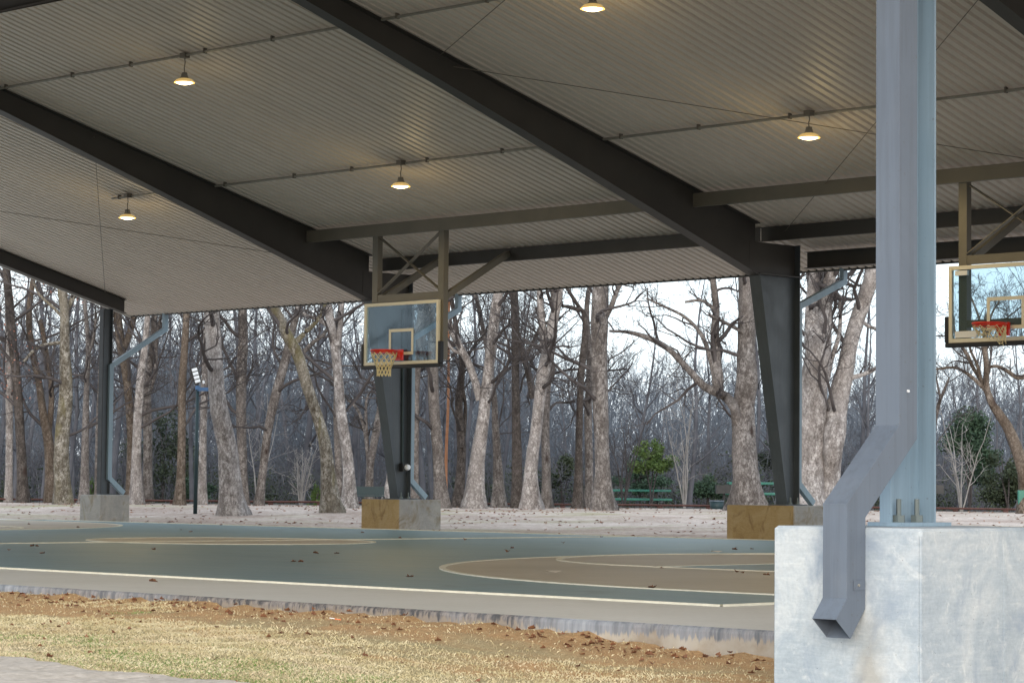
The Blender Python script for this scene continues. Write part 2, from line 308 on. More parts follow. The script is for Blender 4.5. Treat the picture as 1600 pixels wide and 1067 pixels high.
class Acc:
    def __init__(s): s.V=[]; s.Q=[]; s.n=0; s.MI=[]
    def add(s,v,q,mi=0):
        s.V.append(np.asarray(v,np.float32)); s.Q.append(np.asarray(q)+s.n); s.MI.append(np.full(len(q),mi,np.int32)); s.n+=len(v)
    def tubes(s,P,R,n,mi=0): s.add(*tubes(P,R,n),mi)
    def mesh(s,name,mats,smooth=True):
        V=np.concatenate(s.V); Q=np.concatenate(s.Q).astype(np.int32); w=Q.shape[1]
        me=bpy.data.meshes.new(name); me.vertices.add(len(V)); me.vertices.foreach_set('co',V.ravel())
        me.loops.add(len(Q)*w); me.loops.foreach_set('vertex_index',Q.ravel())
        me.polygons.add(len(Q)); me.polygons.foreach_set('loop_start',np.arange(0,len(Q)*w,w,dtype=np.int32))
        for m_ in (mats if isinstance(mats,(list,tuple)) else [mats]): me.materials.append(m_)
        if isinstance(mats,(list,tuple)): me.polygons.foreach_set('material_index',np.concatenate(s.MI))
        if smooth: me.polygons.foreach_set('use_smooth',np.ones(len(Q),bool))
        me.update(calc_edges=True); return me

# ---------------------------------------------------------------- ground
def sm(a,b,x):
    t=np.clip((x-a)/(b-a),0,1); return t*t*(3-2*t)
def wav(x,y):
    return (np.sin(x*.13+1.7)*np.cos(y*.11-.6)+.5*np.sin(x*.31-y*.27)+.25*np.sin(x*.9+y*.7))/1.75
def terrain(x,y):
    r=np.hypot(x,y)
    far=-.02+.19*sm(38,57,r)-.07*sm(64,75,r)-.26*sm(75,86,r)-.9*sm(86,112,r)+wav(x,y)*(.02+.25*sm(85,110,r)-.01)
    far=far+np.maximum(0,5.6*sm(118,165,r)*(1+.25*wav(x*.3+4,y*.3)))-0*r
    near=-.45+wav(x,y)*.03
    inner=np.where(y<27.4,np.where(y<10.6,near,-.25),far)
    inner=np.where((y<27.4)&(r>60),far,inner)
    k=sm(27.25,27.6,y); out=np.where((y>27.2)&(y<27.7),-.25*(1-k)+far*k,inner)
    w=sm(10,-6,y)*sm(50,80,r)*0
    return out
def grid_mesh(xs,ys,zf,name,m_,**k):
    X,Y=np.meshgrid(xs,ys,indexing='xy'); Z=zf(X,Y); ny,nx=X.shape
    idx=np.arange(nx*ny).reshape(ny,nx)
    q=np.stack([idx[:-1,:-1],idx[:-1,1:],idx[1:,1:],idx[1:,:-1]],-1).reshape(-1,4)
    a=Acc(); a.add(np.stack([X,Y,Z],-1).reshape(-1,3),q); return link(name,a.mesh(name,m_),**k)
xs=np.concatenate([np.linspace(-900,-180,16)[:-1],np.linspace(-180,-95,35)[:-1],np.linspace(-95,25,160)[:-1],np.linspace(25,900,30)])
ysf=np.concatenate([np.linspace(27.42,30,6)[:-1],np.linspace(30,110,110)[:-1],np.linspace(110,190,30)[:-1],np.linspace(190,900,16)])
def farz(x,y):
    r=np.hypot(x,y)
    z=-.03+.19*sm(34,56,r)*sm(27.8,36,y)-.07*sm(64,75,r)-.28*sm(75,86,r)-.9*sm(86,112,r)+wav(x,y)*.35*sm(84,110,r)
    z=z+wav(x*2,y*2)*.018*(1-sm(60,90,r))*sm(27.5,31,y)
    return z+3.6*sm(112,170,r)*(1+.22*wav(x*.35+4,y*.35))
grid_mesh(xs,ysf,farz,'gravel_ground',M['gravel'],kind='structure')
def nearz(x,y): return np.full_like(x,-.30)+0*y
grid_mesh(np.array([-900,-300,-90,40,300,900.]),np.array([-900,-200,0,27.42]),nearz,'ground',M['gravel'],kind='structure')
# the dark litter under the wood lies on the gravel beyond the brow
def litz(x,y): return farz(x,y)+.006
a=Acc(); TH=np.radians(np.linspace(-75,-15,140)); RR=np.concatenate([np.linspace(66.5,112,40),np.linspace(114,240,40)])
T_,R_=np.meshgrid(TH,RR); X=np.sin(T_)*R_; Y=np.cos(T_)*R_; Z=litz(X,Y)+.02*(R_>100)
idx=np.arange(X.size).reshape(X.shape); q=np.stack([idx[:-1,:-1],idx[:-1,1:],idx[1:,1:],idx[1:,:-1]],-1).reshape(-1,4)
a.add(np.stack([X,Y,Z],-1).reshape(-1,3),q[:,::-1]); ob=link('wood_floor',a.mesh('wood_floor',M['litter']),kind='structure')

# lawn in front of the slab, a bank of bare orange soil against it
def lawnz(x,y):
    edge=-.055-.10*sm(-10.6,-8.0,x)-.12*sm(-8,-5,x)-.02*np.clip(-(x+12)/8,0,1)
    d=10.12-y
    z=edge-.05*d*sm(0,1,d)*.55-.05*sm(0,3,d)
    z=z+wav(x*3.1,y*3.7)*.014*sm(.0,.6,d)+.008*np.sin(x*11+y*5)*np.cos(y*13-x*4)*sm(0,.4,d)
    z=z+(.016*np.sin(x*2.9+1)*np.sin(x*6.7)+.010*np.sin(x*17.3+2)+.006*np.sin(x*41))*(1-sm(.0,.55,d))+.012*(1-sm(0,.25,d))*(np.sin(x*1.3)>.2)
    return z
lx=np.concatenate([np.linspace(-60,-19,30)[:-1],np.linspace(-19,-5.2,230)[:-1],np.linspace(-5.2,30,30)])
ly=np.concatenate([np.linspace(-20,5.5,22)[:-1],np.linspace(5.5,10.118,80)])
grid_mesh(lx,ly,lawnz,'lawn',M['lawn'],kind='structure')

# path at the lower left
def hit_lawn(px,py):
    d=ray(px,py); t=8.
    for _ in range(40):
        p=EYE+d*t; z=float(lawnz(p[0],p[1])); t+=(p[2]-z)/max(-d[2],1e-3)*.8
    return EYE+d*t
pe=[hit_lawn(x,y) for x,y in ((-60,1023),(0,1030),(100,1044),(200,1056),(310,1067),(400,1076))]
pl=[(pe[0][0]-3,pe[0][1]+.9)]+[(p[0],p[1]) for p in pe]+[(pe[-1][0]+1.5,pe[-1][1]-.35),(pe[-1][0]+4,pe[-1][1]-1.4)]
mb=MB(); v=[];f=[]
sub=[]
for i in range(len(pl)-1):
    for k in range(8): sub.append((pl[i][0]+(pl[i+1][0]-pl[i][0])*k/8,pl[i][1]+(pl[i+1][1]-pl[i][1])*k/8))
for i,(x,y) in enumerate(sub):
    x+=.012*math.sin(i*1.7); y+=.012*math.sin(i*2.3)
    for j in range(9):
        yy=y-j*.2-.02*(j>0); z=float(lawnz(np.float64(x-.25*j*.2),np.float64(yy)))+.02; v.append((x-.25*j*.2,yy,z))
    v.append((x,y,float(lawnz(np.float64(x),np.float64(y)))-.05))
for i in range(len(sub)-1):
    for j in range(8): f.append((i*10+j,i*10+j+1,(i+1)*10+j+1,(i+1)*10+j))
    f.append((i*10+9,i*10,(i+1)*10,(i+1)*10+9))
mb.add(v,f).build('path',M['path'],smooth=False,kind='structure')

# ---------------------------------------------------------------- court slab and its painted areas
SX0,SX1,SY0,SY1=-47,-5.75,10.12,27.4
mb=MB(); n=160; v=[];f=[]
# slab top with slightly worn near edge and a real side face
xsn=np.linspace(SX0,SX1,n)
for x in xsn:
    w=.010*math.sin(x*7.3)+.006*math.sin(x*19.7+1)
    v+= [(x,SY1,0),(x,SY0+.018+w*.3,0),(x,SY0+.004+w*.3,-.010),(x,SY0+w*.3,-.026),(x,SY0-.004,-.30)]
for i in range(n-1):
    for j in range(4): f.append((i*5+j,i*5+j+1,(i+1)*5+j+1,(i+1)*5+j))
mi=[]
mb.add(v,f); mb.mi=[0 if (k%4)==0 else 1 for k in range(len(f))]
mb.add([(SX0,SY0,0),(SX0,SY1,0),(SX0,SY1,-.3),(SX0,SY0,-.3)],[(0,1,2,3)],1)
mb.add([(SX1,SY0,0),(SX1,SY1,0),(SX1,SY1,-.3),(SX1,SY0,-.3)],[(3,2,1,0)],1)
mb.add([(SX0,SY1,0),(SX1,SY1,0),(SX1,SY1,-.3),(SX0,SY1,-.3)],[(0,1,2,3)],1)
mb.build('court_slab',[M['tanb'],M['slabedge']],kind='structure')
def sheet(name,poly,z,m_):
    p=MB(); p.add([(x,y,z) for x,y in poly],[tuple(range(len(poly)))]); return p.build(name,m_,kind='structure')
def arc(cx,cy,r,a0,a1,n=48): return [(cx+r*math.cos(math.radians(a0+(a1-a0)*i/n)),cy+r*math.sin(math.radians(a0+(a1-a0)*i/n))) for i in range(n+1)]
def line(pts,w,z,name='court_line',closed=False):
    P_=np.array(pts,float); k=len(P_)
    if closed: T=np.roll(P_,-1,0)-np.roll(P_,1,0)
    else: T=np.gradient(P_,axis=0)
    T/=np.linalg.norm(T,axis=1,keepdims=True); Nn=np.stack([-T[:,1],T[:,0]],1)
    v=[];f=[]
    for p,nn in zip(P_,Nn): v+= [(*(p+nn*w/2),z),(*(p-nn*w/2),z)]
    for p,nn in zip(P_,Nn): v+= [(*(p+nn*w/2),-.002),(*(p-nn*w/2),-.002)]
    for i in range(k if closed else k-1):
        j=(i+1)%k; f.append((2*i,2*j,2*j+1,2*i+1)); o=2*k
        f.append((2*i+1,2*j+1,2*j+1+o,2*i+1+o)); f.append((2*j,2*i,2*i+o,2*j+o))
    MB().add(v,[q[::-1] for q in f]).build(name,M['mark'],kind='structure')
CX0,CX1,CY0,CY1=-39.15,-10.05,11.90,27.24; CYM=19.86; CXM=-24.6
sheet('blue_court_area',[(CX0,CY0),(CX1,CY0),(CX1,CY1),(CX0,CY1)],.003,M['court'])
LW=.056
for sgn,xb in ((-1,CX1),(1,CX0)):
    hx=xb+sgn*1.5; R3=6.42
    if sgn<0: pts=[(xb,CYM+R3)]+arc(hx,CYM,R3,90,270)+[(xb,CYM-R3)]
    else: pts=[(xb,CYM-R3)]+arc(hx,CYM,R3,-90,90)+[(xb,CYM+R3)]
    sheet('tan_three_point_area',pts,.006,M['tan']); line(pts,LW,.0115)
    kx=xb+sgn*5.15; hw=2.78
    sheet('blue_lane_area',[(min(xb,kx),CYM-hw),(max(xb,kx),CYM-hw),(max(xb,kx),CYM+hw),(min(xb,kx),CYM+hw)],.009,M['court'])
    line([(xb,CYM-hw),(kx,CYM-hw)],LW,.0125); line([(xb,CYM+hw),(kx,CYM+hw)],LW,.0125); line([(kx,CYM-hw),(kx,CYM+hw)],LW,.0135)
    a0,a1=(90,270) if sgn<0 else (-90,90)
    line(arc(kx,CYM,hw,a0,a1),LW,.0145)
sheet('tan_centre_circle',arc(CXM,CYM,1.74,0,360,64)[:-1],.006,M['tan']); line(arc(CXM,CYM,1.74,0,360,64)[:-1],LW,.0115,closed=True)
line([(CXM,CY0),(CXM,CY1)],LW,.0125)
b4=[(CX0,CY0),(CX1,CY0),(CX1,CY1),(CX0,CY1)]
for i in range(4):
    a_,b_=np.array(b4[i]),np.array(b4[(i+1)%4]); line([a_,b_],LW-.030,.0135+.0008*(i%2))

# ---------------------------------------------------------------- the pavilion
pav=thing('pavilion','long open steel pavilion with ribbed metal roof and dark frames over the courts','pavilion',(-23,18.9,0))
POFF=np.array([23,-18.9,0])
def pp(mb,name,mats,parent=pav,smooth=False,bev=0,**k):
    """part of the pavilion, given in world coordinates"""
    o=mb.build(name,mats,parent,smooth,bev,**k)
    if parent is pav: o.location=POFF
    return o
RY=18.5; SL=.2655
def roofz(y): return 3.868+.2655*(30-(y if y>=RY else 2*RY-y))
EAVE=29.82; NEAVE=2*RY-EAVE; RX0,RX1=-40.14,1.2
# ribbed deck: trapezoid ribs running down the slope, pitch 150 mm
for side in (1,-1):
    ye=EAVE if side>0 else NEAVE
    prof=[]; x=RX0
    while x<RX1:
        prof+= [(x,0),(x+.085,0),(x+.100,.030),(x+.135,.030)]; x+=.15
    v=[];f=[]
    for (x,dz) in prof:
        for y in (RY,(RY+ye)/2,ye): v.append((x,y,roofz(y)+dz))
    k=len(prof)
    for i in range(k-1):
        for j in range(2):
            q=(i*3+j,i*3+j+1,(i+1)*3+j+1,(i+1)*3+j); f.append(q)
    o=len(v)   # top skin
    pp(MB().add(v,f),'roof_deck',M['deck'])
    v=[(RX0,RY,roofz(RY)+.07),(RX1,RY,roofz(RY)+.07),(RX1,ye,roofz(ye)+.07),(RX0,ye,roofz(ye)+.07)]
    pp(MB().add(v,[(0,1,2,3)]),'roof_covering',M['trim'])
    s_=1 if side>0 else -1
    # thin eave trim
    pp(MB().box((RX0,min(ye,ye+s_*.03),roofz(ye)-.022),(RX1,max(ye,ye+s_*.03),roofz(ye)+.12)),'eave_trim',M['steel_dark'])
    pp(MB().box((RX0,min(ye+s_*.032,ye+s_*.15),roofz(ye)+.0),(RX1,max(ye+s_*.032,ye+s_*.15),roofz(ye)+.12)),'gutter',M['downspout'])
    # gable trim
    for gx in (RX0-.03,RX1):
        pp(MB().hexa([(gx,RY,roofz(RY)-.03),(gx+.03,RY,roofz(RY)-.03),(gx+.03,ye,roofz(ye)-.03),(gx,ye,roofz(ye)-.03),
                      (gx,RY,roofz(RY)+.14),(gx+.03,RY,roofz(RY)+.14),(gx+.03,ye,roofz(ye)+.14),(gx,ye,roofz(ye)+.14)]),'gable_trim',M['trim'])
FX=[-31.07,-22.94,-14.81,-6.6]
def rafter(X,side,d0=.25,d1=.74,yend=27.85,fw=.2):
    """I-section rafter: a tapering web (the part) with its two flanges (sub-parts)"""
    yk=yend if side>0 else 2*RY-yend
    tw=.012; zo=.004
    def sect(y,frac): return roofz(y)-zo, roofz(y)-zo-(d0+(d1-d0)*frac**1.25)
    ks=8; ys_=[RY+(yk-RY)*i/ks for i in range(ks+1)]
    wv=[];wf=[]; bv=[]; bf=[]; tv=[]; tf=[]
    for i,y in enumerate(ys_):
        t,b_=sect(y,i/ks)
        wv+= [(X-tw/2,y,t-.012),(X+tw/2,y,t-.012),(X+tw/2,y,b_+.012),(X-tw/2,y,b_+.012)]
        bv+= [(X-fw/2,y,b_),(X+fw/2,y,b_),(X+fw/2,y,b_+.012),(X-fw/2,y,b_+.012)]
        tv+= [(X-fw/2,y,t-.012),(X+fw/2,y,t-.012),(X+fw/2,y,t),(X-fw/2,y,t)]
    for i in range(ks):
        for j in range(4):
            q=(i*4+j,i*4+(j+1)%4,(i+1)*4+(j+1)%4,(i+1)*4+j)
            wf.append(q)
    caps=[(0,1,2,3),(ks*4+3,ks*4+2,ks*4+1,ks*4)]
    w=pp(MB().add(wv,wf+caps),'rafter',M['steel_dark'])
    MB().add(bv,wf+caps).build('flange',M['steel_dark'],w); MB().add(tv,wf+caps).build('flange',M['steel_dark'],w)
    return w
for X in FX:
    for side in (1,-1): rafter(X,side)
# end frame: light channel rafters, cut square
for side in (1,-1):
    e=28.97 if side>0 else 2*RY-28.97
    ya,yb=RY,e
    w=pp(MB().hexa([(-39.22,ya,roofz(ya)-.25),(-39.2,ya,roofz(ya)-.25),(-39.2,yb,roofz(yb)-.25),(-39.22,yb,roofz(yb)-.25),
                  (-39.22,ya,roofz(ya)-.01),(-39.2,ya,roofz(ya)-.01),(-39.2,yb,roofz(yb)-.01),(-39.22,yb,roofz(yb)-.01)]),'rafter',M['steel_dark'])
    for dz in (-.262,-.0098):
        MB().hexa([(-39.28,ya,roofz(ya)+dz),(-39.13,ya,roofz(ya)+dz),(-39.13,yb,roofz(yb)+dz),(-39.28,yb,roofz(yb)+dz),
                   (-39.28,ya,roofz(ya)+dz+.01),(-39.13,ya,roofz(ya)+dz+.01),(-39.13,yb,roofz(yb)+dz+.01),(-39.28,yb,roofz(yb)+dz+.01)]).build('flange',M['steel_dark'],w)

def bolts(col,pts,z):
    for (x,y) in pts:
        b_=MB(); b_.lathe([(0,0),(.028,0),(.028,.03),(.0,.03)],(x,y,z+.016),6); b_.tube([(x,y,z+.04),(x,y,z+.115)],.011,6)
        b_.build('anchor_bolt',M['bolt'],col)
PT=.47
def tapered_column(X,side):
    """column of a main frame: web with tapered inner flange and straight outer flange"""
    mir=(lambda y:y) if side>0 else (lambda y:2*RY-y)
    yo=mir(28.75); zi=3.72; zb=PT+.016; s_=1 if side>0 else -1
    zt=roofz(yo)-.02
    ib,it=mir(28.49),mir(27.86); tw=.008
    def poly(ps,x0,x1):
        n_=len(ps); return [(x0,y,z) for y,z in ps]+[(x1,y,z) for y,z in ps],[tuple(range(n_)),tuple(range(n_,2*n_))[::-1]]+[(i,i+n_,(i+1)%n_+n_,(i+1)%n_) for i in range(n_)]
    ps=[(ib,zb),(yo-s_*.012,zb),(yo-s_*.012,zt),(it,roofz(it)-.75 if False else zi),]
    ps=[(ib,zb),(yo-s_*.013,zb),(yo-s_*.013,zt),(it+s_*.65,zt+.02 if False else zt),(it,zi)]
    v,f=poly(ps,X-tw/2,X+tw/2); w=pp(MB().add(v,f),'column',M['steel_shaded'])
    for hw,(y0,z0,y1,z1,th_) in ((.1,(ib,zb,it,zi,-.014*s_)),(.1,(yo,zb,yo,zt,-.012*s_))):
        MB().hexa([(X-hw,y0,z0),(X+hw,y0,z0),(X+hw,y0+th_,z0),(X-hw,y0+th_,z0),(X-hw,y1,z1),(X+hw,y1,z1),(X+hw,y1+th_,z1),(X-hw,y1+th_,z1)]).build('flange',M['steel_shaded'],w)
    # knee: cap plate and haunch web joining the rafter
    MB().box((X-.098,min(it,yo-s_*.014),zi-.006),(X+.098,max(it,yo-s_*.014),zi+.010)).build('knee_plate',M['steel_dark'],w)
    yk=mir(28.45)
    y0_,y1_=sorted((mir(27.72),yo-s_*.016))
    MB().box((X-.009,y0_,zi+.012),(X+.009,y1_,zt-.005)).build('haunch',M['steel_dark'],w)
    for yy in (mir(27.95),mir(28.1)): pass
    yc=(mir(28.38)+mir(28.84))/2
    MB().box((X-.16,min(mir(28.36),mir(28.86)),PT+.001),(X+.16,max(mir(28.36),mir(28.86)),PT+.016)).build('base_plate',M['steel_shaded'],w)
    bolts(w,[(X+.12,mir(28.52)),(X+.12,mir(28.68)),(X-.12,mir(28.52)),(X-.12,mir(28.68))],PT)
    return w
cols=[tapered_column(X,1) for X in FX[:3]]
# the straight near column
def straight_column(X,y0,y1,pt,fw=(.05,.085),top=None,m_='steel'):
    top=top or roofz((y0+y1)/2)-.03
    w=pp(MB().box((X-.008,y0+.012,pt+.018),(X,y1-.012,top)),'column',M[m_])
    for y,f_ in ((y0,fw[0]),(y1,fw[1])):
        a_,b_=(y,y+.012) if y==y0 else (y-.012,y)
        MB().box((X-.008,a_,pt+.018),(X+f_,b_,top)).build('flange',M[m_],w)
    MB().box((X-.05,y0-.03,pt+.001),(X+.13,y1+.05,pt+.018)).build('base_plate',M[m_],w)
    return w
nc=straight_column(-6.6,8.865,9.142,.56); bolts(nc,[(-6.545,8.915),(-6.545,9.045)],.562)
for X in FX[:3]: 
    straight_column(X,8.84,9.142,.56)
ec=straight_column(-39.12,28.42,28.62,.47,(.05,.05),top=3.94,m_='steel_shaded')
MB().box((-39.19,28.40,.49),(-39.07,28.415,3.93)).build('angle',M['blacksteel'],ec)
straight_column(-39.12,2*RY-28.62,2*RY-28.42,.47,(.05,.05),top=3.94,m_='steel_shaded')

# beams between the frames
def beam(xa,xb,y,zt,h,w=.075,m_='steel_dark'):
    b_=MB(); b_.box((xa,y-.006,zt-h+.008),(xb,y+.006,zt-.008)); b_.box((xa,y-w,zt-.008),(xb,y+w,zt)); b_.box((xa,y-w,zt-h),(xb,y+w,zt-h+.008))
    return pp(b_,'beam',M[m_])
def channel(xa,xb,y,zt,h,m_='hoopsteel'):
    b_=MB(); b_.box((xa,y,zt-h),(xb,y+.008,zt)); b_.box((xa,y+.0085,zt-.01),(xb,y+.07,zt)); b_.box((xa,y+.0085,zt-h),(xb,y+.07,zt-h+.01))
    return pp(b_,'beam',M[m_])
for i in (0,1):
    xa,xb=FX[i]+.012,FX[i+1]-.012
    channel(xa,xb,26.50,4.735,.185)
    channel(xa,xb,27.98,4.385,.20,'steel_dark')
beam(FX[1]+.11,FX[2]-.11,28.90,4.09,.235)
# roof rods
def rod(a_,b_,r=.0055):
    pp(MB().tube([(a_[0],a_[1],roofz(a_[1])-.10),(b_[0],b_[1],roofz(b_[1])-.10)],r,5),'brace_rod',M['rod'])
rod((-22.9,21.9),(-14.9,28.4)); rod((-22.9,28.3),(-14.9,21.9)); rod((-22.9,21.62),(-18.0,19.3))
rod((-31.0,22.3),(-38.9,28.3)); rod((-39.1,22.6),(-31.2,28.2)); rod((-14.7,21.9),(-6.7,28.4))
# conduits with clips and junction boxes
for (xa,xb,y) in ((-39.0,-31.2,20.6),(-30.95,-23.05,20.6),(-22.8,-6.8,20.6),(-33.6,-31.2,24.55),(-30.95,-23.05,24.55),(-22.8,-14.9,24.55),(-14.7,-6.8,24.55)):
    z=roofz(y)-.045
    c_=pp(MB().tube([(xa,y,z),(xb,y,z)],.019,6),'conduit',M['galv'])
    k=int((xb-xa)/1.35)
    for i in range(k+1):
        x=xa+.3+i*(xb-xa-.5)/max(1,k)+random.uniform(-.15,.15)
        MB().box((x-.010,y-.028,z-.025),(x+.010,y+.028,z+.045)).build('clip',M['rod'],c_)
# downspouts of the far side: out of the eave, back under it to the column, down and out over the pier
def far_spout(X,yc,zl,zu,name='downspout'):
    yo=yc; s=.075
    b_=MB(); prev=None
    path=[(29.86,3.96),(29.86,zu),(yo+.05,zl),(yo+.05,.78),(yo+.39,.50)]
    ringv=[]; f=[]
    for i,(y,z) in enumerate(path):
        # mitre normal
        def nrm(a_,b__): 
            d=np.array(b__)-np.array(a_); d/=np.linalg.norm(d); return np.array([-d[1],d[0]])
        ns=[]
        if i>0: ns.append(nrm(path[i-1],path[i]))
        if i<len(path)-1: ns.append(nrm(path[i],path[i+1]))
        n_=sum(ns); n_/=np.linalg.norm(n_); n_/=max(.5,n_@ns[0])
        for dx,dn in ((-s/2,-.045),(s/2,-.045),(s/2,.045),(-s/2,.045)): ringv.append((X+dx,y+n_[0]*dn,z+n_[1]*dn))
    for i in range(len(path)-1):
        for j in range(4): f.append((i*4+j,i*4+(j+1)%4,(i+1)*4+(j+1)%4,(i+1)*4+j))
    pp(b_.add(ringv,f),name,M['spoutblue'])
for X,yc,zl,zu in ((-39.10,28.555,2.87,3.62),(-31.04,28.755,3.12,3.66),(-22.92,28.755,3.31,3.73)): far_spout(X,yc,zl,zu)

# near downspout: four mitred lengths, open mouth and strap
def duct(path,x0,x1,dep,mb):
    ringv=[]; f=[]
    for i,(y,z) in enumerate(path):
        def nrm(a_,b__):
            d=np.array(b__)-np.array(a_); d/=np.linalg.norm(d); return np.array([d[1],-d[0]])
        ns=[]
        if i>0: ns.append(nrm(path[i-1],path[i]))
        if i<len(path)-1: ns.append(nrm(path[i],path[i+1]))
        n_=sum(ns); n_/=np.linalg.norm(n_); n_/=max(.5,n_@ns[0])
        for x,dn in ((x0,0),(x1,0),(x1,dep),(x0,dep)): ringv.append((x,y-n_[0]*dn,z-n_[1]*dn))
    for i in range(len(path)-1):
        for j in range(4): f.append((i*4+j,i*4+(j+1)%4,(i+1)*4+(j+1)%4,(i+1)*4+j))
    return mb.add(ringv,f)
dx0,dx1=-6.530,-6.412
path=[(8.735,4.0),(8.735,.985),(8.378,.655),(8.378,.272),(8.308,.188)]
ds=pp(duct(path,dx0,dx1,.122,MB()),'downspout',M['downspout'])
sm_=ds.modifiers.new('thick','SOLIDIFY'); sm_.thickness=.003; sm_.offset=-1
bv_=ds.modifiers.new('bevel','BEVEL'); bv_.width=.004; bv_.segments=2; bv_.limit_method='ANGLE'; bv_.angle_limit=math.radians(50)
# folded seams at the elbows
for (y,z) in ((8.735,.985),(8.378,.655),(8.378,.272)):
    MB().box((dx0-.002,y-.003,z-.004),(dx1+.002,y-.0005,z+.002)).build('seam',M['downspout'],ds)
MB().box((dx1+.0035,8.42,.305),(dx1+.006,8.495,.345)).build('strap',M['downspout'],ds)
MB().tube([(dx1+.004,8.45,.325),(dx1+.012,8.45,.325)],.006,8).build('rivet',M['galv'],ds)
MB().tube([(dx1+.003,8.79,1.13),(dx1+.011,8.79,1.13)],.006,8).build('rivet',M['white'],ds)

# conduit and box on the second column
cb=cols[0]
MB().tube([(-31.05,28.63,1.0),(-31.05,28.60,3.6)],.022,8).build('conduit',M['dkgreen'],cb)
MB().box((-31.06,28.57,.93),(-30.97,28.68,1.06)).build('outlet_box',M['blacksteel'],cb)
MB().lathe([(0,0),(.045,0),(.05,.03),(.04,.06),(0,.065)],(0,0,0),14).build('outlet_cover',M['white'],cb)
oc=cb.children[-1]; oc.rotation_euler=(0,math.pi/2,0); oc.location=(-30.965,28.645,.995)

# ---------------------------------------------------------------- piers
def pier(x0,x1,y0,y1,z0,z1,label,mats=None,split=None,name='concrete_pier'):
    t=thing(name,label,'concrete block',((x0+x1)/2,(y0+y1)/2,z0),group='concrete blocks under the pavilion columns')
    cx,cy=(x0+x1)/2,(y0+y1)/2; h=z1-z0
    mb=MB(); c=.012; n_=10
    hx,hy=(x1-x0)/2,(y1-y0)/2
    poly=[(-hx+c,-hy),(hx-c,-hy),(hx,-hy+c),(hx,hy-c),(hx-c,hy),(-hx+c,hy),(-hx,hy-c),(-hx,-hy+c)]
    mb.prism(poly,0,h-c); 
    pi=[(x*(1-c/hx),y*(1-c/hy)) for x,y in poly]
    k=len(poly); v=[(x,y,h-c) for x,y in poly]+[(x,y,h) for x,y in pi]
    mb2=MB(); mb2.add([(x,y,0) for x,y in poly]+[(x,y,h-c) for x,y in poly]+[(x,y,h) for x,y in pi],
        [(i,(i+1)%k,(i+1)%k+k,i+k) for i in range(k)]+[(i+k,(i+1)%k+k,(i+1)%k+2*k,i+2*k) for i in range(k)]+[tuple(range(2*k,3*k))])
    fm=mb2
    if mats and len(mats)>1:
        fm.mi=[1 if i==0 else 0 for i in range(k)]+[1 if i==0 else 0 for i in range(k)]+[0]
    o=fm.build('block',mats or [M['pier_far']],t)
    return t
p0=pier(-6.90,-6.135,8.505,9.47,-.5,.56,'large pale blotchy concrete block in the foreground under the near column and its downspout',[M['pier']])
# form joint strips cast proud of the near block
mb=MB(); mb.box((.018,-.002,0),(0,0,0)) if False else None
MB().box((.3795,-.4855,.03),(.3885,-.4725,1.03)).build('form_joint',M['pier'],p0)
MB().box((.3828,.10,.03),(.3870,.122,1.0)).build('form_joint',M['pier'],p0)
pier(-39.29,-38.64,28.1,28.76,-.2,.47,'low grey concrete block at the far left corner of the court')
pier(-31.48,-30.55,28.12,29.05,-.2,.47,'concrete block with brown left face, tinted for lamplight, and grey right face under the second column',[M['pier_far'],M['pier_lamplit']])
pier(-23.73,-22.50,28.20,29.20,-.2,.47,'concrete block with front tinted brown for lamplight, in line left of the big pale foreground block',[M['pier_far'],M['pier_lamplit']])
pier(-15.3,-14.35,28.12,29.05,-.2,.47,'grey concrete block hidden behind the foreground block')if False else None

# ---------------------------------------------------------------- hanging lamps
def lamp_thing():
    t=thing('pavilion_lamp','','lamp')
    MB().box((-.06,-.06,.29),(.06,.06,.37)).build('mount_box',M['rod'],t)
    MB().tube([(0,0,.29),(.012,0,.25),(-.008,0,.21),(0,0,.17)],.009,6).build('hook',M['rod'],t)
    MB().lathe([(0,.17),(.045,.17),(.06,.10),(.075,.08),(.075,.065)],n=20).build('driver_housing',M['galv'],t,True)
    MB().lathe([(.07,.075),(.13,.055),(.172,.012),(.175,0),(.165,.004),(.12,.04)],n=28).build('reflector',M['lampring'],t,True)
    MB().lathe([(0,-.028),(.06,-.025),(.11,-.012),(.14,.004),(.0,.006)],n=24).build('lens',M['lamp'],t,True)
    return t
def lamp_light(t):
    ld=bpy.data.lights.new('lamp_light','SPOT'); ld.energy=34; ld.spot_size=math.radians(165); ld.spot_blend=.3; ld.color=(1,.74,.36); ld.shadow_soft_size=.05
    
    lo=bpy.data.objects.new('lamp_light',ld); COL.objects.link(lo); lo.parent=t; lo.location=(0,0,-.06)
    ls=bpy.data.lights.new('lens_spill','POINT'); ls.energy=2.2; ls.color=(1,.72,.30); ls.shadow_soft_size=.1
    l2=bpy.data.objects.new('lens_spill',ls); COL.objects.link(l2); l2.parent=t; l2.location=(0,0,-.16)
lp=lamp_thing(); lp.scale=(.8,.8,.8)
LMP=[(288,130,20.6,'warm pendant lamp in the upper left, hung from the long conduit left of the middle'),
     (199,341,24.5,'lowest pendant lamp at the far left, hung at the end of a short conduit'),
     (626,292,24.5,'pendant lamp hanging nearly above the left backboard'),
     (1264,216,24.5,'pendant lamp just left of the big foreground column'),
     (926,15,20.6,'pendant lamp at the very top of the picture, cut by its upper edge')]
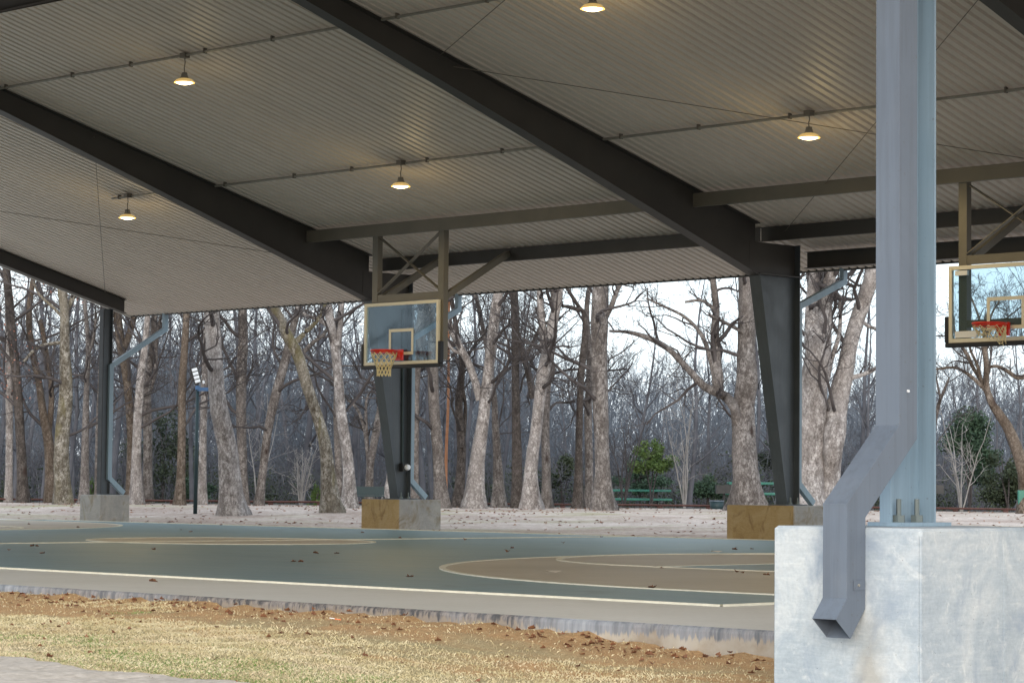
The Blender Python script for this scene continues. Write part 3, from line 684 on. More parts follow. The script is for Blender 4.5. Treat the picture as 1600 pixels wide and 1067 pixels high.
for i,(x,y,Y,lb) in enumerate(LMP):
    t=lp if i==0 else copy_tree(lp)
    p=on_y(x,y,Y); t.location=p; t['label']=lb; t['group']='pendant lamps under the pavilion roof'
    # mount box reaches the conduit
    for c in t.children:
        if c.name.startswith('mount_box'):
            c.location=(0,.0,(roofz(Y)-.05-p[2])/.8-.33)
        if c.name.startswith('hook'):
            c.scale=(1,1,1)
    gap=(roofz(Y)-.05-p[2])/.8-.04-.17
    if gap>.12:
        hk=[c for c in t.children if c.name.startswith('hook')][0]; hk.scale=(1,1,gap/.12); hk.location=(0,0,.17-.17*gap/.12)
    lamp_light(t)

# ---------------------------------------------------------------- basketball hoops
def hoop(X0,label,full,netkind):
    Yb=26.5; Zb=2.545; w,h=1.675,.957
    t=thing('basketball_hoop',label,'basketball hoop',(X0+w/2,Yb,Zb+h/2))
    ox,oy,oz=X0+w/2,Yb,Zb+h/2
    def B(a_,b_): return MB().box((a_[0]-ox,a_[1]-oy,a_[2]-oz),(b_[0]-ox,b_[1]-oy,b_[2]-oz))
    x0,x1,z0,z1=X0,X0+w,Zb,Zb+h; y=Yb; bw=.048
    B((x0+.02,y-.006,z0+.02),(x1-.02,y+.006,z1-.02)).build('glass_panel',M['glass'],t)
    fr=MB()
    for a_,b_ in (((x0,y-.02,z0),(x1,y+.022,z0+bw)),((x0,y-.02,z1-bw),(x1,y+.022,z1)),((x0,y-.02,z0+bw),(x0+bw,y+.022,z1-bw)),((x1-bw,y-.02,z0+bw),(x1,y+.022,z1-bw))):
        fr.box((a_[0]-ox,a_[1]-oy,a_[2]-oz),(b_[0]-ox,b_[1]-oy,b_[2]-oz))
    fr.build('board_frame',M['cream'],t)
    q=MB(); xm=ox; sw,sh=.275,.40; zb_=z0+.145; lw=.045
    for a_,b_ in (((xm-sw,zb_),(xm+sw,zb_+lw)),((xm-sw,zb_+sh-lw),(xm+sw,zb_+sh)),((xm-sw,zb_+lw),(xm-sw+lw,zb_+sh-lw)),((xm+sw-lw,zb_+lw),(xm+sw,zb_+sh-lw))):
        q.box((a_[0]-ox,y-.011-oy,a_[1]-oz),(b_[0]-ox,y-.0065-oy,b_[1]-oz))
    q.build('target_square',M['cream'],t)
    p=MB()
    for a_,b_ in (((x0-.05,y-.035,z0-.06),(x1+.05,y+.05,z0-.002)),((x0-.055,y-.035,z0-.0015),(x0-.002,y+.05,z0+.33)),((x1+.002,y-.035,z0-.0015),(x1+.055,y+.05,z0+.33))):
        p.box((a_[0]-ox,a_[1]-oy,a_[2]-oz),(b_[0]-ox,b_[1]-oy,b_[2]-oz))
    p.build('edge_padding',M['black'],t,bev=.012)
    # rim, bracket, net
    zr=z0+.195; yc=y-.15-.205
    B((xm-.075,y-.06,zr-.135),(xm+.075,y-.022,zr+.03)).build('rim_bracket',M['red'],t)
    brk=MB(); 
    for s_ in (-1,1): brk.add([(s_*.05,-.06,zr-oz),(s_*.062,-.06,zr-oz),(s_*.062,-.06,zr-.12-oz),(s_*.05,-.06,zr-.12-oz),(s_*.05,-.16,zr-oz),(s_*.062,-.16,zr-oz),(s_*.062,-.155,zr-.03-oz),(s_*.05,-.155,zr-.03-oz)],[(0,3,2,1),(4,5,6,7),(0,1,5,4),(1,2,6,5),(2,3,7,6),(3,0,4,7)])
    brk.build('bracket_arm',M['red'],t)
    ring=[(.205*math.cos(a_),yc-oy+.205*math.sin(a_),zr-oz) for a_ in np.linspace(0,2*math.pi,33)]
    rb=MB().tube(ring,.0125,8,cap=False); rb.tube([(x_*.94,(yy-(yc-oy))*.94+yc-oy,z_-.032) for x_,yy,z_ in ring],.006,6,cap=False)
    for a_ in np.linspace(0,2*math.pi,13)[:-1]:
        rb.tube([(.205*math.cos(a_),yc-oy+.205*math.sin(a_),zr-oz),(.193*math.cos(a_),yc-oy+.193*math.sin(a_),zr-.032-oz)],.005,5)
    rb.build('rim',M['red'],t,True)
    nb=MB(); n_=12; cy=yc-oy; rnd=random.Random(3)
    if netkind=='full':
        prof=[(.20,-.03),(.185,-.09),(.155,-.15),(.128,-.21),(.108,-.27),(.102,-.33),(.105,-.39)]
        for k in range(n_):
            for s_ in (1,-1):
                pts=[]
                for j,(r_,z_) in enumerate(prof):
                    a_=2*math.pi*(k+s_*.5*(j%2))/n_; pts.append((r_*math.cos(a_),cy+r_*math.sin(a_),zr+z_-oz+rnd.uniform(-.004,.004)))
                nb.tube(pts,.0072,4,cap=False)
    else:
        for k in range(n_):
            for s_ in (1,-1):
                a_=2*math.pi*k/n_; x1_,y1_=.2*math.cos(a_),cy+.2*math.sin(a_)
                pts=[(x1_,y1_,zr-.03-oz)]
                for j in range(1,5):
                    f_=j/4; aa=2*math.pi*(k+s_*.5*(j%2))/n_; r_=.2-.05*f_
                    pts.append((r_*math.cos(aa)+.06*f_*rnd.uniform(.2,1.2),cy+r_*math.sin(aa),zr-.03-oz-(.05+.045*max(0,math.cos(aa)))*j*.62+rnd.uniform(-.02,.02)))
                nb.tube(pts,.006,4,cap=False)
    nb.build('net',M['net'],t,True)
    # hanging support frame
    pl,pr=x0+.17,x1+.0-.08; zt=4.55
    if True:
        pl,pr=x0+.11,x1-.02
        yf=y+.09
        zlow_l = z0+.05 if full else z1+.02
        B((pl,yf-.05,zlow_l),(pl+.12,yf+.05,4.70)).build('support_post',M['hoopsteel'],t)
        B((pr-.06,yf-.05,z0+.05),(pr+.06,yf+.05,4.70)).build('support_post',M['hoopsteel'],t)
        B((pl+.12,yf-.045,z1+.02),(pr-.06,yf+.045,z1+.13)).build('crossbar',M['hoopsteel'],t)
        if full:
            B((pl+.12,yf-.045,z0+.19),(pr-.06,yf+.045,z0+.28)).build('crossbar',M['hoopsteel'],t)
            B((pl-.02,yf-.1,z1-.12),(pl+.16,yf-.055,z1-.06)).build('mounting_bracket',M['white'],t)
            B((pl-.02,yf-.1,z0+.06),(pl+.30,yf-.055,z0+.14)).build('mounting_bracket',M['white'],t)
        e=lambda x,yy,z:(x-ox,yy-oy,z-oz)
        MB().bar(e(pl+.1,yf-.02,z1+.14),e(pr-.05,yf-.02,4.53),.012,.07,(0,1,0)).build('cross_brace',M['hoopsteel'],t)
        MB().bar(e(pl+.1,yf+.02,4.53),e(pr-.05,yf+.02,z1+.14),.012,.07,(0,1,0)).build('cross_brace',M['hoopsteel'],t)
        for x_ in (pl+.06,pr):
            MB().bar(e(x_,yf+.05,z1+.06),e(x_,27.97,4.30),.09,.09).build('diagonal_brace',M['hoopsteel'],t)
    return t
hoop(-29.63,'left basketball hoop with full net and clear backboard in front of the second column',False,'full')
hoop(-18.68,'right basketball hoop with snagged net, cut by the right edge of the picture',True,'snag')

# ---------------------------------------------------------------- trees
def grow(starts,dirs,lens,rads,k,wander,up,taper=.25,rng=RNG):
    n=len(starts); P=np.zeros((n,k+1,3)); P[:,0]=starts; d=dirs.copy()
    for i in range(k):
        d=d+wander*rng.normal(size=(n,3)); d[:,2]+=up
        d/=np.linalg.norm(d,axis=1,keepdims=True); P[:,i+1]=P[:,i]+d*(lens/k)[:,None]
    t=np.linspace(0,1,k+1)[None]; return P,rads[:,None]*(1-(1-taper)*t)
def kids(P,R,m,lf,lens,ang=(30,70),tmin=.2,rf=.55,rng=RNG,upb=.1):
    n,k1,_=P.shape; k=k1-1
    t=tmin+(1-tmin)*rng.random((n,m))**.8; s=np.minimum(t*k,k-1e-4); i=s.astype(int); fr=(s-i)[...,None]
    I=np.arange(n)[:,None]; a=P[I,i]; b=P[I,i+1]; st=a+(b-a)*fr; T=b-a; T/=np.linalg.norm(T,axis=2,keepdims=True)+1e-9
    rr=R[I,i]*(1-fr[...,0])+R[I,i+1]*fr[...,0]
    q=rng.normal(size=T.shape); q-= (q*T).sum(-1,keepdims=True)*T; q/=np.linalg.norm(q,axis=2,keepdims=True)+1e-9
    an=np.radians(rng.uniform(*ang,size=(n,m)))[...,None]; d=T*np.cos(an)+q*np.sin(an); d[...,2]+=upb
    ln=lens[:,None]*lf*rng.uniform(.6,1.25,size=(n,m))*(1.15-.5*t)
    return st.reshape(-1,3),d.reshape(-1,3),ln.ravel(),np.maximum(rr*rf,.003).ravel()
def twigs(acc,P,R,lens,levels,mi=0,minr=.0045,rng=RNG):
    """grow further orders of branching from the branches P"""
    for (m,lf,k,wa,n) in levels:
        st,d,ln,rd=kids(P,R,m,lf,lens,rng=rng)
        P,R=grow(st,d,ln,np.maximum(rd,minr),k,wa,.05,.35,rng); R=np.maximum(R,minr*.7); lens=ln
        acc.tubes(P,R,n,mi)
def catmull(pts,per=6):
    P=np.array(pts,float); Q=np.vstack([2*P[0]-P[1],P,2*P[-1]-P[-2]]); out=[]
    for i in range(1,len(Q)-2):
        for j in range(per):
            t=j/per; out.append(.5*((2*Q[i])+(-Q[i-1]+Q[i+1])*t+(2*Q[i-1]-5*Q[i]+4*Q[i+1]-Q[i+2])*t*t+(-Q[i-1]+3*Q[i]-3*Q[i+1]+Q[i+2])*t**3))
    out.append(P[-1]); return np.array(out)
def trunk_mesh(acc,C,R,n=16,rng=RNG,flare=None,lump=.06,mi=0):
    """C (k,3), R (k): an uneven trunk skin"""
    V,Q=tubes(C[None],R[None],n); k=len(C); V=V.reshape(k,n,3); th=np.arange(n)*2*np.pi/n
    z=np.arange(k)[:,None]; ph=rng.uniform(0,6.28,6)
    l=lump*(np.sin(2*th[None]+ph[0]+z*.23)+.7*np.sin(3*th[None]+ph[1]-z*.31)+.5*np.sin(5*th[None]+ph[2]+z*.5)*np.sin(z*.37+ph[3]))
    l=l+rng.normal(size=(k,n))*lump*.35
    if flare is not None:
        l=l+flare[:,None]*(.5+.6*np.maximum(0,np.sin(4*th[None]+ph[4]))+.2*np.sin(7*th[None]+ph[5]))
    V=C[:,None]+(V-C[:,None])*(1+l)[...,None]
    acc.add(V.reshape(-1,3),Q,mi)
    top=acc.n-n; 
def make_tree(label,t,main,mat_='grey',limbs=(),hz=None,group='bare trees standing beyond the court',dens=1.0,twm='twig',top=15.,nl=15,name='bare_tree',seed=0,zmin=2.1,red=False,lean_cont=.6):
    rng=np.random.default_rng(1000+seed)
    pts=[at(x,y,t) for x,y,w in main]; ws=[w/2*t/FPX for x,y,w in main]
    base=pts[0].copy(); gz=float(farz(base[0],base[1])); 
    # carry the foot down to the ground
    foot=base.copy(); foot[2]=gz-.15
    C=[foot]+pts; Rr=[ws[0]*1.05]+ws
    if base[2]<gz+.02: C=C[1:]; Rr=Rr[1:]; C[0][2]=min(C[0][2],gz-.12)
    # depth wobble and natural continuation above what the roof hides
    for i in range(1,len(C)):
        C[i]=C[i]+_f*rng.normal()*.08
    d=C[-1]-C[-2]; d/=np.linalg.norm(d); p=C[-1]; r=Rr[-1]
    if top and p[2]<top:
        nseg=6; st=(top-p[2])/nseg
        for i in range(nseg):
            d=d*lean_cont+np.array([rng.normal()*.13,rng.normal()*.13,1-lean_cont+.1]); d/=np.linalg.norm(d)
            p=p+d*st/max(.5,d[2]); r=r*(.80 if i<4 else .62); C.append(p); Rr.append(r)
    per=5; CC=catmull(C,per); RR=np.interp(np.linspace(0,len(Rr)-1,len(CC)),range(len(Rr)),Rr)
    tl=np.arange(len(CC)); hgt=CC[:,2]-gz; fl=np.exp(-np.clip(hgt,0,9)/.34)*.75
    T=thing(name,label,'tree',(float(CC[0][0]),float(CC[0][1]),gz),group=group); off=np.array([CC[0][0],CC[0][1],gz])
    a=Acc(); trunk_mesh(a,CC-off,RR,14,rng,fl)
    allP=[];allR=[];allL=[]
    for lb in limbs:
        lp=[at(x,y,t) for x,y,w in lb]; lw=[w/2*t/FPX for x,y,w in lb]
        for i in range(1,len(lp)): lp[i]=lp[i]+_f*rng.normal()*.12
        lc=catmull(lp,5); lr=np.interp(np.linspace(0,len(lw)-1,len(lc)),range(len(lw)),lw)
        trunk_mesh(a,lc-off,lr,10,rng,None,.05)
        # resample to 9 points for twig growth
        ii=np.linspace(0,len(lc)-1,9); 
        allP.append(np.stack([np.interp(ii,range(len(lc)),lc[:,c]) for c in range(3)],1)-off); allR.append(np.interp(ii,range(len(lc)),lr))
        allL.append(np.linalg.norm(lc[-1]-lc[0]))
    link('trunk',a.mesh('trunk',M[mat_]),T)
    cr=Acc()
    if allP:
        P=np.array(allP);R=np.array(allR);Ls=np.array(allL)
        twigs(cr,P,R,np.minimum(Ls,3.5),[(7,.45,5,.28,4),(5,.5,4,.3,3),(4,.5,3,.3,3)],0,rng=rng)
    # limbs up the trunk
    zz=np.linspace(zmin,max(C[-1][2]-.5,zmin+2),nl)+rng.normal(size=nl)*.35
    CZ=CC[:,2]; idx=np.clip(np.searchsorted(CZ,zz),1,len(CC)-1) if np.all(np.diff(CZ)>-1e-3) else np.clip((np.interp(zz,np.maximum.accumulate(CZ),np.arange(len(CZ)))).astype(int),1,len(CC)-1)
    st=CC[idx]-off; az=rng.uniform(0,6.28,nl); el=rng.uniform(.25,.95,nl)
    dr=np.stack([np.cos(az)*np.cos(el),np.sin(az)*np.cos(el),np.sin(el)],1)
    frac=(zz-zmin)/(zz.max()-zmin+.01)
    ln=rng.uniform(1.8,4.0,nl)*(1.15-.4*frac); low=zz<4.2; ln=np.where(low,ln*.75,ln)
    rd=np.minimum(RR[idx]*.42,rng.uniform(.03,.085,nl)); rd=np.where(low,np.minimum(rd,.05),rd)
    P,R=grow(st,dr,ln,rd,9,.20,.035,.22,rng); cr.tubes(P,R,5)
    twigs(cr,P,R,ln,[(7,.42,5,.26,4),(5,.5,4,.28,3)]+([(4,.55,3,.3,3)] if dens>0 else []),0,rng=rng)
    link('crown',cr.mesh('crown',M[twm]),T)
    if red:
        lf=Acc(); k=260; c=np.repeat(P[:5,5],52,0)+rng.normal(size=(k,3))*[.5,.5,.4]
        u=rng.normal(size=(k,3)); u/=np.linalg.norm(u,axis=1,keepdims=True); w_=np.cross(u,rng.normal(size=(k,3))); w_/=np.linalg.norm(w_,axis=1,keepdims=True)
        s_=rng.uniform(.02,.04,size=(k,1)); v_=np.stack([c-u*s_,c+w_*s_*.6,c+u*s_,c-w_*s_*.6],1).reshape(-1,3); q_=np.arange(4*k).reshape(k,4); lf.add(v_,q_)
        link('clinging_leaves',lf.mesh('clinging_leaves',M['redleaf'],False),T,kind='stuff')
    return T

TREES=[
 # label, depth, main stem (x,y,width in photo), bark, extra limbs, kwargs
 ('slender pale trunk at the left edge of the picture',66,[(14,787,12),(15,700,12),(15,600,12),(12,520,11),(10,440,10)],'pale',(),{'red':True}),
 ('dark trunk second from the left edge',65,[(36,788,16),(32,700,15),(27,600,15),(22,545,14),(14,480,13),(12,430,12)],'dark',(),{'red':True}),
 ('brown trunk leaning left, merging at its foot with a lichen-streaked trunk',66,[(79,792,17),(77,700,16),(68,640,13),(60,600,11),(50,545,10),(46,490,9)],'brown',([(76,676,9),(82,620,9),(74,560,8),(66,500,7)],),{}),
 ('stout white-streaked trunk with a high fork left of the far-left post',61,[(100,794,25),(97,700,22),(103,620,21),(102,547,16),(101,484,15),(99,440,16)],'moss',([(101,490,8),(112,462,8),(118,430,7)],[(97,495,5),(82,480,5),(62,462,4),(50,440,3)],[(98,535,6),(75,538,6),(55,545,5),(38,565,4)]),{}),
 ('trunk rising behind the far-left concrete block',64,[(132,785,14),(133,690,12),(135,600,9),(138,545,8),(133,490,6),(130,450,5)],'grey',([(136,560,5),(146,530,5),(150,490,4)],),{}),
 ('thin trunk just left of the far-left post',68,[(152,785,8),(153,680,7),(156,600,7),(160,500,6)],'grey',(),{}),
 ('twisted mossy brown trunk just right of the far-left post',66,[(203,790,13),(204,690,13),(200,600,13),(188,540,14),(183,500,13),(178,460,12)],'brown',([(194,545,9),(203,515,10),(210,480,9)],),{}),
 ('pale trunk in the pair right of the far-left post',63,[(213,794,19),(215,690,15),(220,600,13),(224,560,11),(228,520,10),(231,470,9)],'pale',(),{}),
 ('grey trunk behind the pale one right of the far-left post',67,[(230,795,16),(231,690,14),(230,600,13),(237,540,11),(240,480,10)],'grey',([(232,620,6),(243,580,7),(244,540,6),(252,495,5)],),{}),
 ('straight dark brown trunk left of the floodlight pole',62,[(281,794,14),(283,690,12),(284,600,12),(287,560,11),(291,497,11),(292,440,10)],'brown',(),{}),
 ('trunk directly behind the floodlight pole',64,[(316,797,13),(318,700,11),(319,620,11),(322,540,11),(324,480,10)],'pale',(),{}),
 ('broad pale trunk with knots and flared foot, nearest tree left of centre',51,[(364,812,38),(361,760,32),(354,700,29),(342,630,27),(336,572,27),(331,497,24),(328,430,23)],'pale',(),{'zmin':3.0}),
 ('grey trunk just right of the broad knotted pale trunk',64,[(381,795,15),(378,690,15),(377,600,16),(379,540,15),(380,497,14),(381,440,13)],'grey',(),{}),
 ('leaning trunk that crosses behind the mossy leaning one',64,[(404,792,13),(411,730,13),(421,660,14),(434,605,14),(446,560,14),(455,520,12),(470,470,10)],'grey',([(470,555,7),(490,535,7),(508,520,6),(516,505,5)],),{}),
 ('mossy trunk leaning to the left with a flared foot',52,[(520,806,31),(514,760,26),(509,700,20),(496,650,17),(479,600,17),(467,560,17),(451,527,18),(438,500,17),(426,470,16)],'moss',([(462,535,9),(478,518,8),(496,500,6),(508,475,5)],),{}),
 ('pale trunk close behind the mossy leaning one',58,[(546,799,19),(545,727,17),(534,650,17),(529,600,16),(524,550,15),(518,510,14),(510,470,13)],'pale',([(520,515,8),(500,500,8),(478,492,6),(462,478,5)],[(527,540,8),(532,505,9),(536,470,7),(548,440,6)]),{}),
 ('grey trunk half hidden behind the mossy leaning one',66,[(531,796,12),(529,720,11),(526,640,11),(528,560,9),(532,480,8)],'grey',(),{}),
 ('pale trunk leaning right, left of the second column',64,[(577,785,13),(579,730,12),(588,676,12),(594,640,11),(604,580,10),(612,500,9)],'grey',([(577,740,7),(574,700,7),(569,670,6),(558,640,5),(543,625,4)],[(574,700,6),(572,650,5),(574,620,4),(590,600,3)]),{'twm':'twigd'}),
 ('short conical trunk foot just left of the second column',63,[(603,796,17),(605,765,10),(607,740,6),(610,640,5),(612,560,4)],'pale',(),{}),
 ('pale trunk just right of the second column',60,[(645,798,18),(647,700,17),(648,600,17),(652,550,18),(660,500,18),(668,450,17)],'grey',(),{}),
 ('dark-barked straight trunk right of the pier with the brown face',60,[(691,798,21),(684,710,18),(678,630,17),(677,560,15),(676,510,13),(674,450,12)],'grey',(),{}),
 ('dark thin trunk beside the rust-coloured dead pine',64,[(714,795,15),(721,710,13),(717,630,12),(722,570,9),(714,520,8),(706,470,7)],'dark',([(722,700,8),(727,640,6),(722,590,5),(732,560,5)],),{'twm':'twigd'}),
 ('big pale trunk leaning right, right of centre-left, with a dark side limb',60,[(740,799,29),(746,720,23),(756,645,19),(762,590,18),(768,540,17),(774,490,16),(780,440,15)],'pale',([(750,625,13),(742,595,12),(731,565,12),(718,540,12),(705,515,11),(693,490,10),(684,460,8)],[(690,520,4),(706,545,5),(722,553,6)]),{}),
 ('slim grey trunk right of the big right-leaning one',65,[(780,798,20),(777,720,13),(774,663,11),(770,600,9)],'grey',(),{}),
 ('upright dark trunk with a lighter foot in the middle gap',63,[(809,798,17),(808,720,15),(806,640,13),(805,560,12),(805,500,13),(803,440,12)],'dark',([(810,520,6),(815,545,9),(826,585,11),(832,623,11)],[(822,555,6),(834,532,6),(844,508,5),(838,480,4)]),{}),
 ('pale forked trunk with a flared foot in the middle of the gap',59,[(830,800,28),(829,740,21),(836,680,19),(843,625,18),(848,590,19),(855,550,18),(862,510,16),(873,459,14)],'pale',([(848,600,12),(850,560,11),(848,520,12),(845,485,11),(843,450,9)],),{}),
 ('grey trunk behind the pale forked one',64,[(854,798,15),(853,730,14),(852,660,13),(856,590,12)],'grey',(),{}),
 ('dark slim trunk just left of the thick central trunk',64,[(903,799,14),(904,730,12),(906,650,11),(907,600,11),(911,555,11),(915,520,11),(913,490,8),(900,472,6)],'dark',([(907,485,7),(890,480,6),(878,478,5)],),{}),
 ('grey trunk touching the thick central trunk on its left',66,[(920,798,15),(921,730,13),(919,650,12),(921,560,9)],'grey',(),{}),
 ('thick straight rough trunk in the middle, by the green picnic table',58,[(943,800,29),(941,740,24),(940,690,24),(938,620,26),(936,550,26),(936,500,26),(937,430,25)],'grey',([(944,500,9),(956,475,8),(966,450,7),(980,430,6)],),{}),
 ('massive clustered trunk left of the third column, behind the green table',60,[(1170,800,50),(1164,745,42),(1162,690,38),(1163,640,34),(1167,590,32),(1167,540,28),(1167,490,27),(1167,430,26)],'grey',
    ([(1152,660,18),(1146,635,16),(1135,620,15),(1118,612,14),(1099,602,12),(1080,582,11),(1064,565,10),(1049,549,9),(1033,537,9),(1010,527,8),(982,519,6),(952,517,4)],
     [(1122,612,17),(1121,590,18),(1119,560,17),(1117,520,14),(1119,480,12),(1112,430,10)],[(1161,520,5),(1145,510,6),(1125,500,5),(1107,492,5)],[(1118,600,7),(1106,548,7),(1092,518,6),(1070,495,5),(1040,480,4),(1010,466,3)],[(1112,520,5),(1118,490,6),(1098,470,5),(1070,472,4)]),{'zmin':2.8,'nl':14}),
 ('pale double trunk with knots behind the third column downspout',52,[(1261,800,55),(1261,745,51),(1265,690,48),(1270,640,46),(1273,598,45),(1277,550,42),(1279,520,40)],'pale',
    ([(1272,540,26),(1270,500,24),(1271,460,20),(1274,420,18),(1275,380,16)],[(1282,545,26),(1286,510,25),(1292,470,22),(1297,430,20),(1303,385,17)],[(1282,620,9),(1292,590,9),(1300,560,9),(1308,530,7),(1315,500,6),(1312,470,5)]),{'top':8,'zmin':3}),
 ('pale trunk with reddish scars leaning right toward the foreground column',52,[(1296,800,38),(1297,745,35),(1301,690,34),(1308,640,32),(1317,600,29),(1324,560,26),(1332,525,25),(1347,480,25),(1361,430,23),(1372,390,21)],'pale',([(1330,590,8),(1345,586,7),(1365,578,6),(1385,565,5)],[(1345,500,6),(1360,510,6),(1375,515,5),(1395,520,4)]),{}),
 ('crooked brown trunk with spreading forks under the right backboard',60,[(1602,760,20),(1594,727,19),(1580,676,16),(1560,645,14),(1549,630,12),(1541,605,11),(1540,575,9),(1539,540,8),(1541,500,7)],'brown',
    ([(1540,610,7),(1528,598,6),(1510,583,5),(1490,574,4),(1462,577,3)],[(1537,600,7),(1524,575,6),(1512,555,6),(1497,532,4),(1488,505,3)],[(1534,600,6),(1526,570,5),(1518,545,4),(1515,520,3)],[(1541,575,5),(1556,572,5),(1576,580,6),(1592,590,7),(1610,585,8)],[(1540,530,4),(1530,500,4),(1522,470,3),(1506,440,2)],[(1541,520,4),(1550,490,3),(1562,470,3)]),{'top':5.2,'zmin':3.4,'nl':6,'twm':'twigd'}),
 ('small dark sapling just right of the foreground column',68,[(1458,800,5),(1459,700,5),(1461,665,6),(1468,632,6),(1474,612,5),(1484,590,3)],'dark',([(1470,625,4),(1466,600,3),(1462,580,2)],),{'top':0,'nl':5,'zmin':2.2}),
]
for i,(lb,t,main,mt,limbs,kw) in enumerate(TREES):
    k=dict(kw); top=k.pop('top',random.uniform(12,15)); make_tree(lb,t,main,mt,limbs,seed=i,top=top,**k)
# slender dead pine, orange where the bark has peeled
dp=thing('dead_pine','thin orange-barked dead pine trunk among the grey trees right of the second column','tree',tuple(at(697,800,66)[:2])+(float(farz(*at(697,800,66)[:2])),))
o_=np.array(dp.location); a=Acc(); C=catmull([at(697,815,66)-o_,at(697,715,66)-o_,at(700,640,66)-o_,at(701,560,66)-o_,at(702,440,66)-o_]); a.tubes(C[None],np.linspace(.045,.03,len(C))[None],8); link('trunk',a.mesh('trunk',M['rustpine']),dp)

# mid-distance bare trees: a few variants, shared meshes, each tree its own object
def wood_tree_mesh(seed,h,rad,m_,levels,nl=12,lean=.05,spread=1.0):
    rng=np.random.default_rng(seed); a=Acc()
    P,R=grow(np.array([[0,0,-.3]]),np.array([[rng.normal()*lean,rng.normal()*lean,1.]]),np.array([h]),np.array([rad]),10,.05,.06,.2,rng); a.tubes(P,R,7)
    if rng.random()<.6:
        st,d,ln,rd=kids(P,R,1,.7,np.array([h]),ang=(12,25),tmin=.3,rf=.75,rng=rng,upb=.3); P2,R2=grow(st,d,ln,rd,10,.07,.08,.2,rng); a.tubes(P2,R2,6)
        P=np.concatenate([P,P2]);R=np.concatenate([R,R2])
    L0=np.full(len(P),h)
    st,d,ln,rd=kids(P,R,nl,.28*spread,L0,ang=(35,75),tmin=.22,rf=.5,rng=rng); P,R=grow(st,d,ln,np.maximum(rd,.012),7,.16,.08,.25,rng); a.tubes(P,R,4)
    twigs(a,P,R,ln,levels,rng=rng,minr=.007); return a.mesh('bare_tree',m_)
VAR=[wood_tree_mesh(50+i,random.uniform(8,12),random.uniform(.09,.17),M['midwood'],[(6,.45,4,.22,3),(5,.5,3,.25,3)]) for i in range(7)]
rng=np.random.default_rng(5)
k=0
for i in range(120):
    az=-58+ (58-31.5)*((i*.6180339)%1); r=rng.uniform(72,112)
    sx=800+FPX*math.tan(math.radians(az+44.9)); 
    hs=.92 if sx<520 else (.62 if 830<sx<1120 or sx>1430 else .85)
    x,y=math.sin(math.radians(az))*r,math.cos(math.radians(az))*r
    s=rng.uniform(.75,1.1)*hs
    if sx>820 and rng.random()<.35: continue
    o=link('wood_tree',VAR[i%7],label='slim bare grey tree in the dense wood behind the court',cat='tree',group='slim bare trees filling the wood behind')
    o.location=(x,y,float(farz(x,y))-.1); o.scale=(s,s,s); o.rotation_euler=(0,0,rng.uniform(0,6.28))

for i in range(26):  # unseen trees, added only to give the backboard glass something to mirror
    x=-(38+((i*.618034)%1)*55)+0; y=-6-((i*.38197)%1)*34
    o=link('mirror_tree',VAR[i%7],label='bare tree added out of view on the near side of the pavilion, seen only mirrored in the backboard glass',cat='tree',group='bare trees added out of view to be mirrored in the backboard glass'); o.location=(x,y,-.5); s=rng.uniform(.9,1.4); o.scale=(s*1.3,s*1.3,s); o.rotation_euler=(0,0,rng.uniform(0,6.28))

# far wood: a mass of thin trees on the rising ground, nobody could count them
def far_wood():
    rng=np.random.default_rng(9); a=Acc(); n=1500
    az=np.radians(rng.uniform(-59,-30.5,n)); r=rng.uniform(98,150,n)
    x=np.sin(az)*r; y=np.cos(az)*r; z=farz(x,y)-.2
    sx=800+FPX*np.tan(az+math.radians(44.9))
    h=rng.uniform(4.5,8.4,n)*np.where(sx<560,1.02,np.where((sx>820),.78,1.0))
    st=np.stack([x,y,z],1); d=np.stack([rng.normal(size=n)*.14,rng.normal(size=n)*.14,np.ones(n)],1)
    P,R=grow(st,d,h,rng.uniform(.02,.06,n),5,.10,.05,.3,rng); a.tubes(P,R,3)
    s2,d2,l2,r2=kids(P,R,12,.36,h,ang=(20,70),tmin=.15,rf=.5,rng=rng,upb=.4); P2,R2=grow(s2,d2,l2,np.maximum(r2,.012),3,.15,.1,.4,rng); a.tubes(P2,R2,3)
    s3,d3,l3,r3=kids(P2,R2,4,.5,l2,ang=(20,60),rf=.6,rng=rng,upb=.3); P3,R3=grow(s3,d3,l3,np.maximum(r3,.010),1,.1,.1,.5,rng); a.tubes(P3,np.maximum(R3,.008),3)
    return a.mesh('far_wood',M['farwood'])
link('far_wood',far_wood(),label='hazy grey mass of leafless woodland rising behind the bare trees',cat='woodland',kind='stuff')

# brush: thicket of thin stems and twigs at the foot of the wood
def brush():
    rng=np.random.default_rng(19); a=Acc(); n=1500
    az=np.radians(rng.uniform(-59,-31,n)); r=rng.uniform(83,100,n); x=np.sin(az)*r; y=np.cos(az)*r; z=farz(x,y)-.1
    h=rng.uniform(1.0,3.3,n); st=np.stack([x,y,z],1); d=np.stack([rng.normal(size=n)*.3,rng.normal(size=n)*.3,np.ones(n)],1)
    P,R=grow(st,d,h,rng.uniform(.01,.025,n),5,.16,.02,.3,rng); a.tubes(P,R,3)
    s2,d2,l2,r2=kids(P,R,8,.42,h,rng=rng); P2,R2=grow(s2,d2,l2,np.maximum(r2,.007),3,.2,.03,.4,rng); a.tubes(P2,R2,3)
    s3,d3,l3,r3=kids(P2,R2,3,.5,l2,rng=rng); P3,R3=grow(s3,d3,l3,np.maximum(r3,.006),2,.2,.03,.5,rng); a.tubes(P3,np.maximum(R3,.005),3)
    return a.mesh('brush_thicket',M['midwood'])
link('brush_thicket',brush(),label='tangled leafless brush along the foot of the wood',cat='brush',kind='stuff')
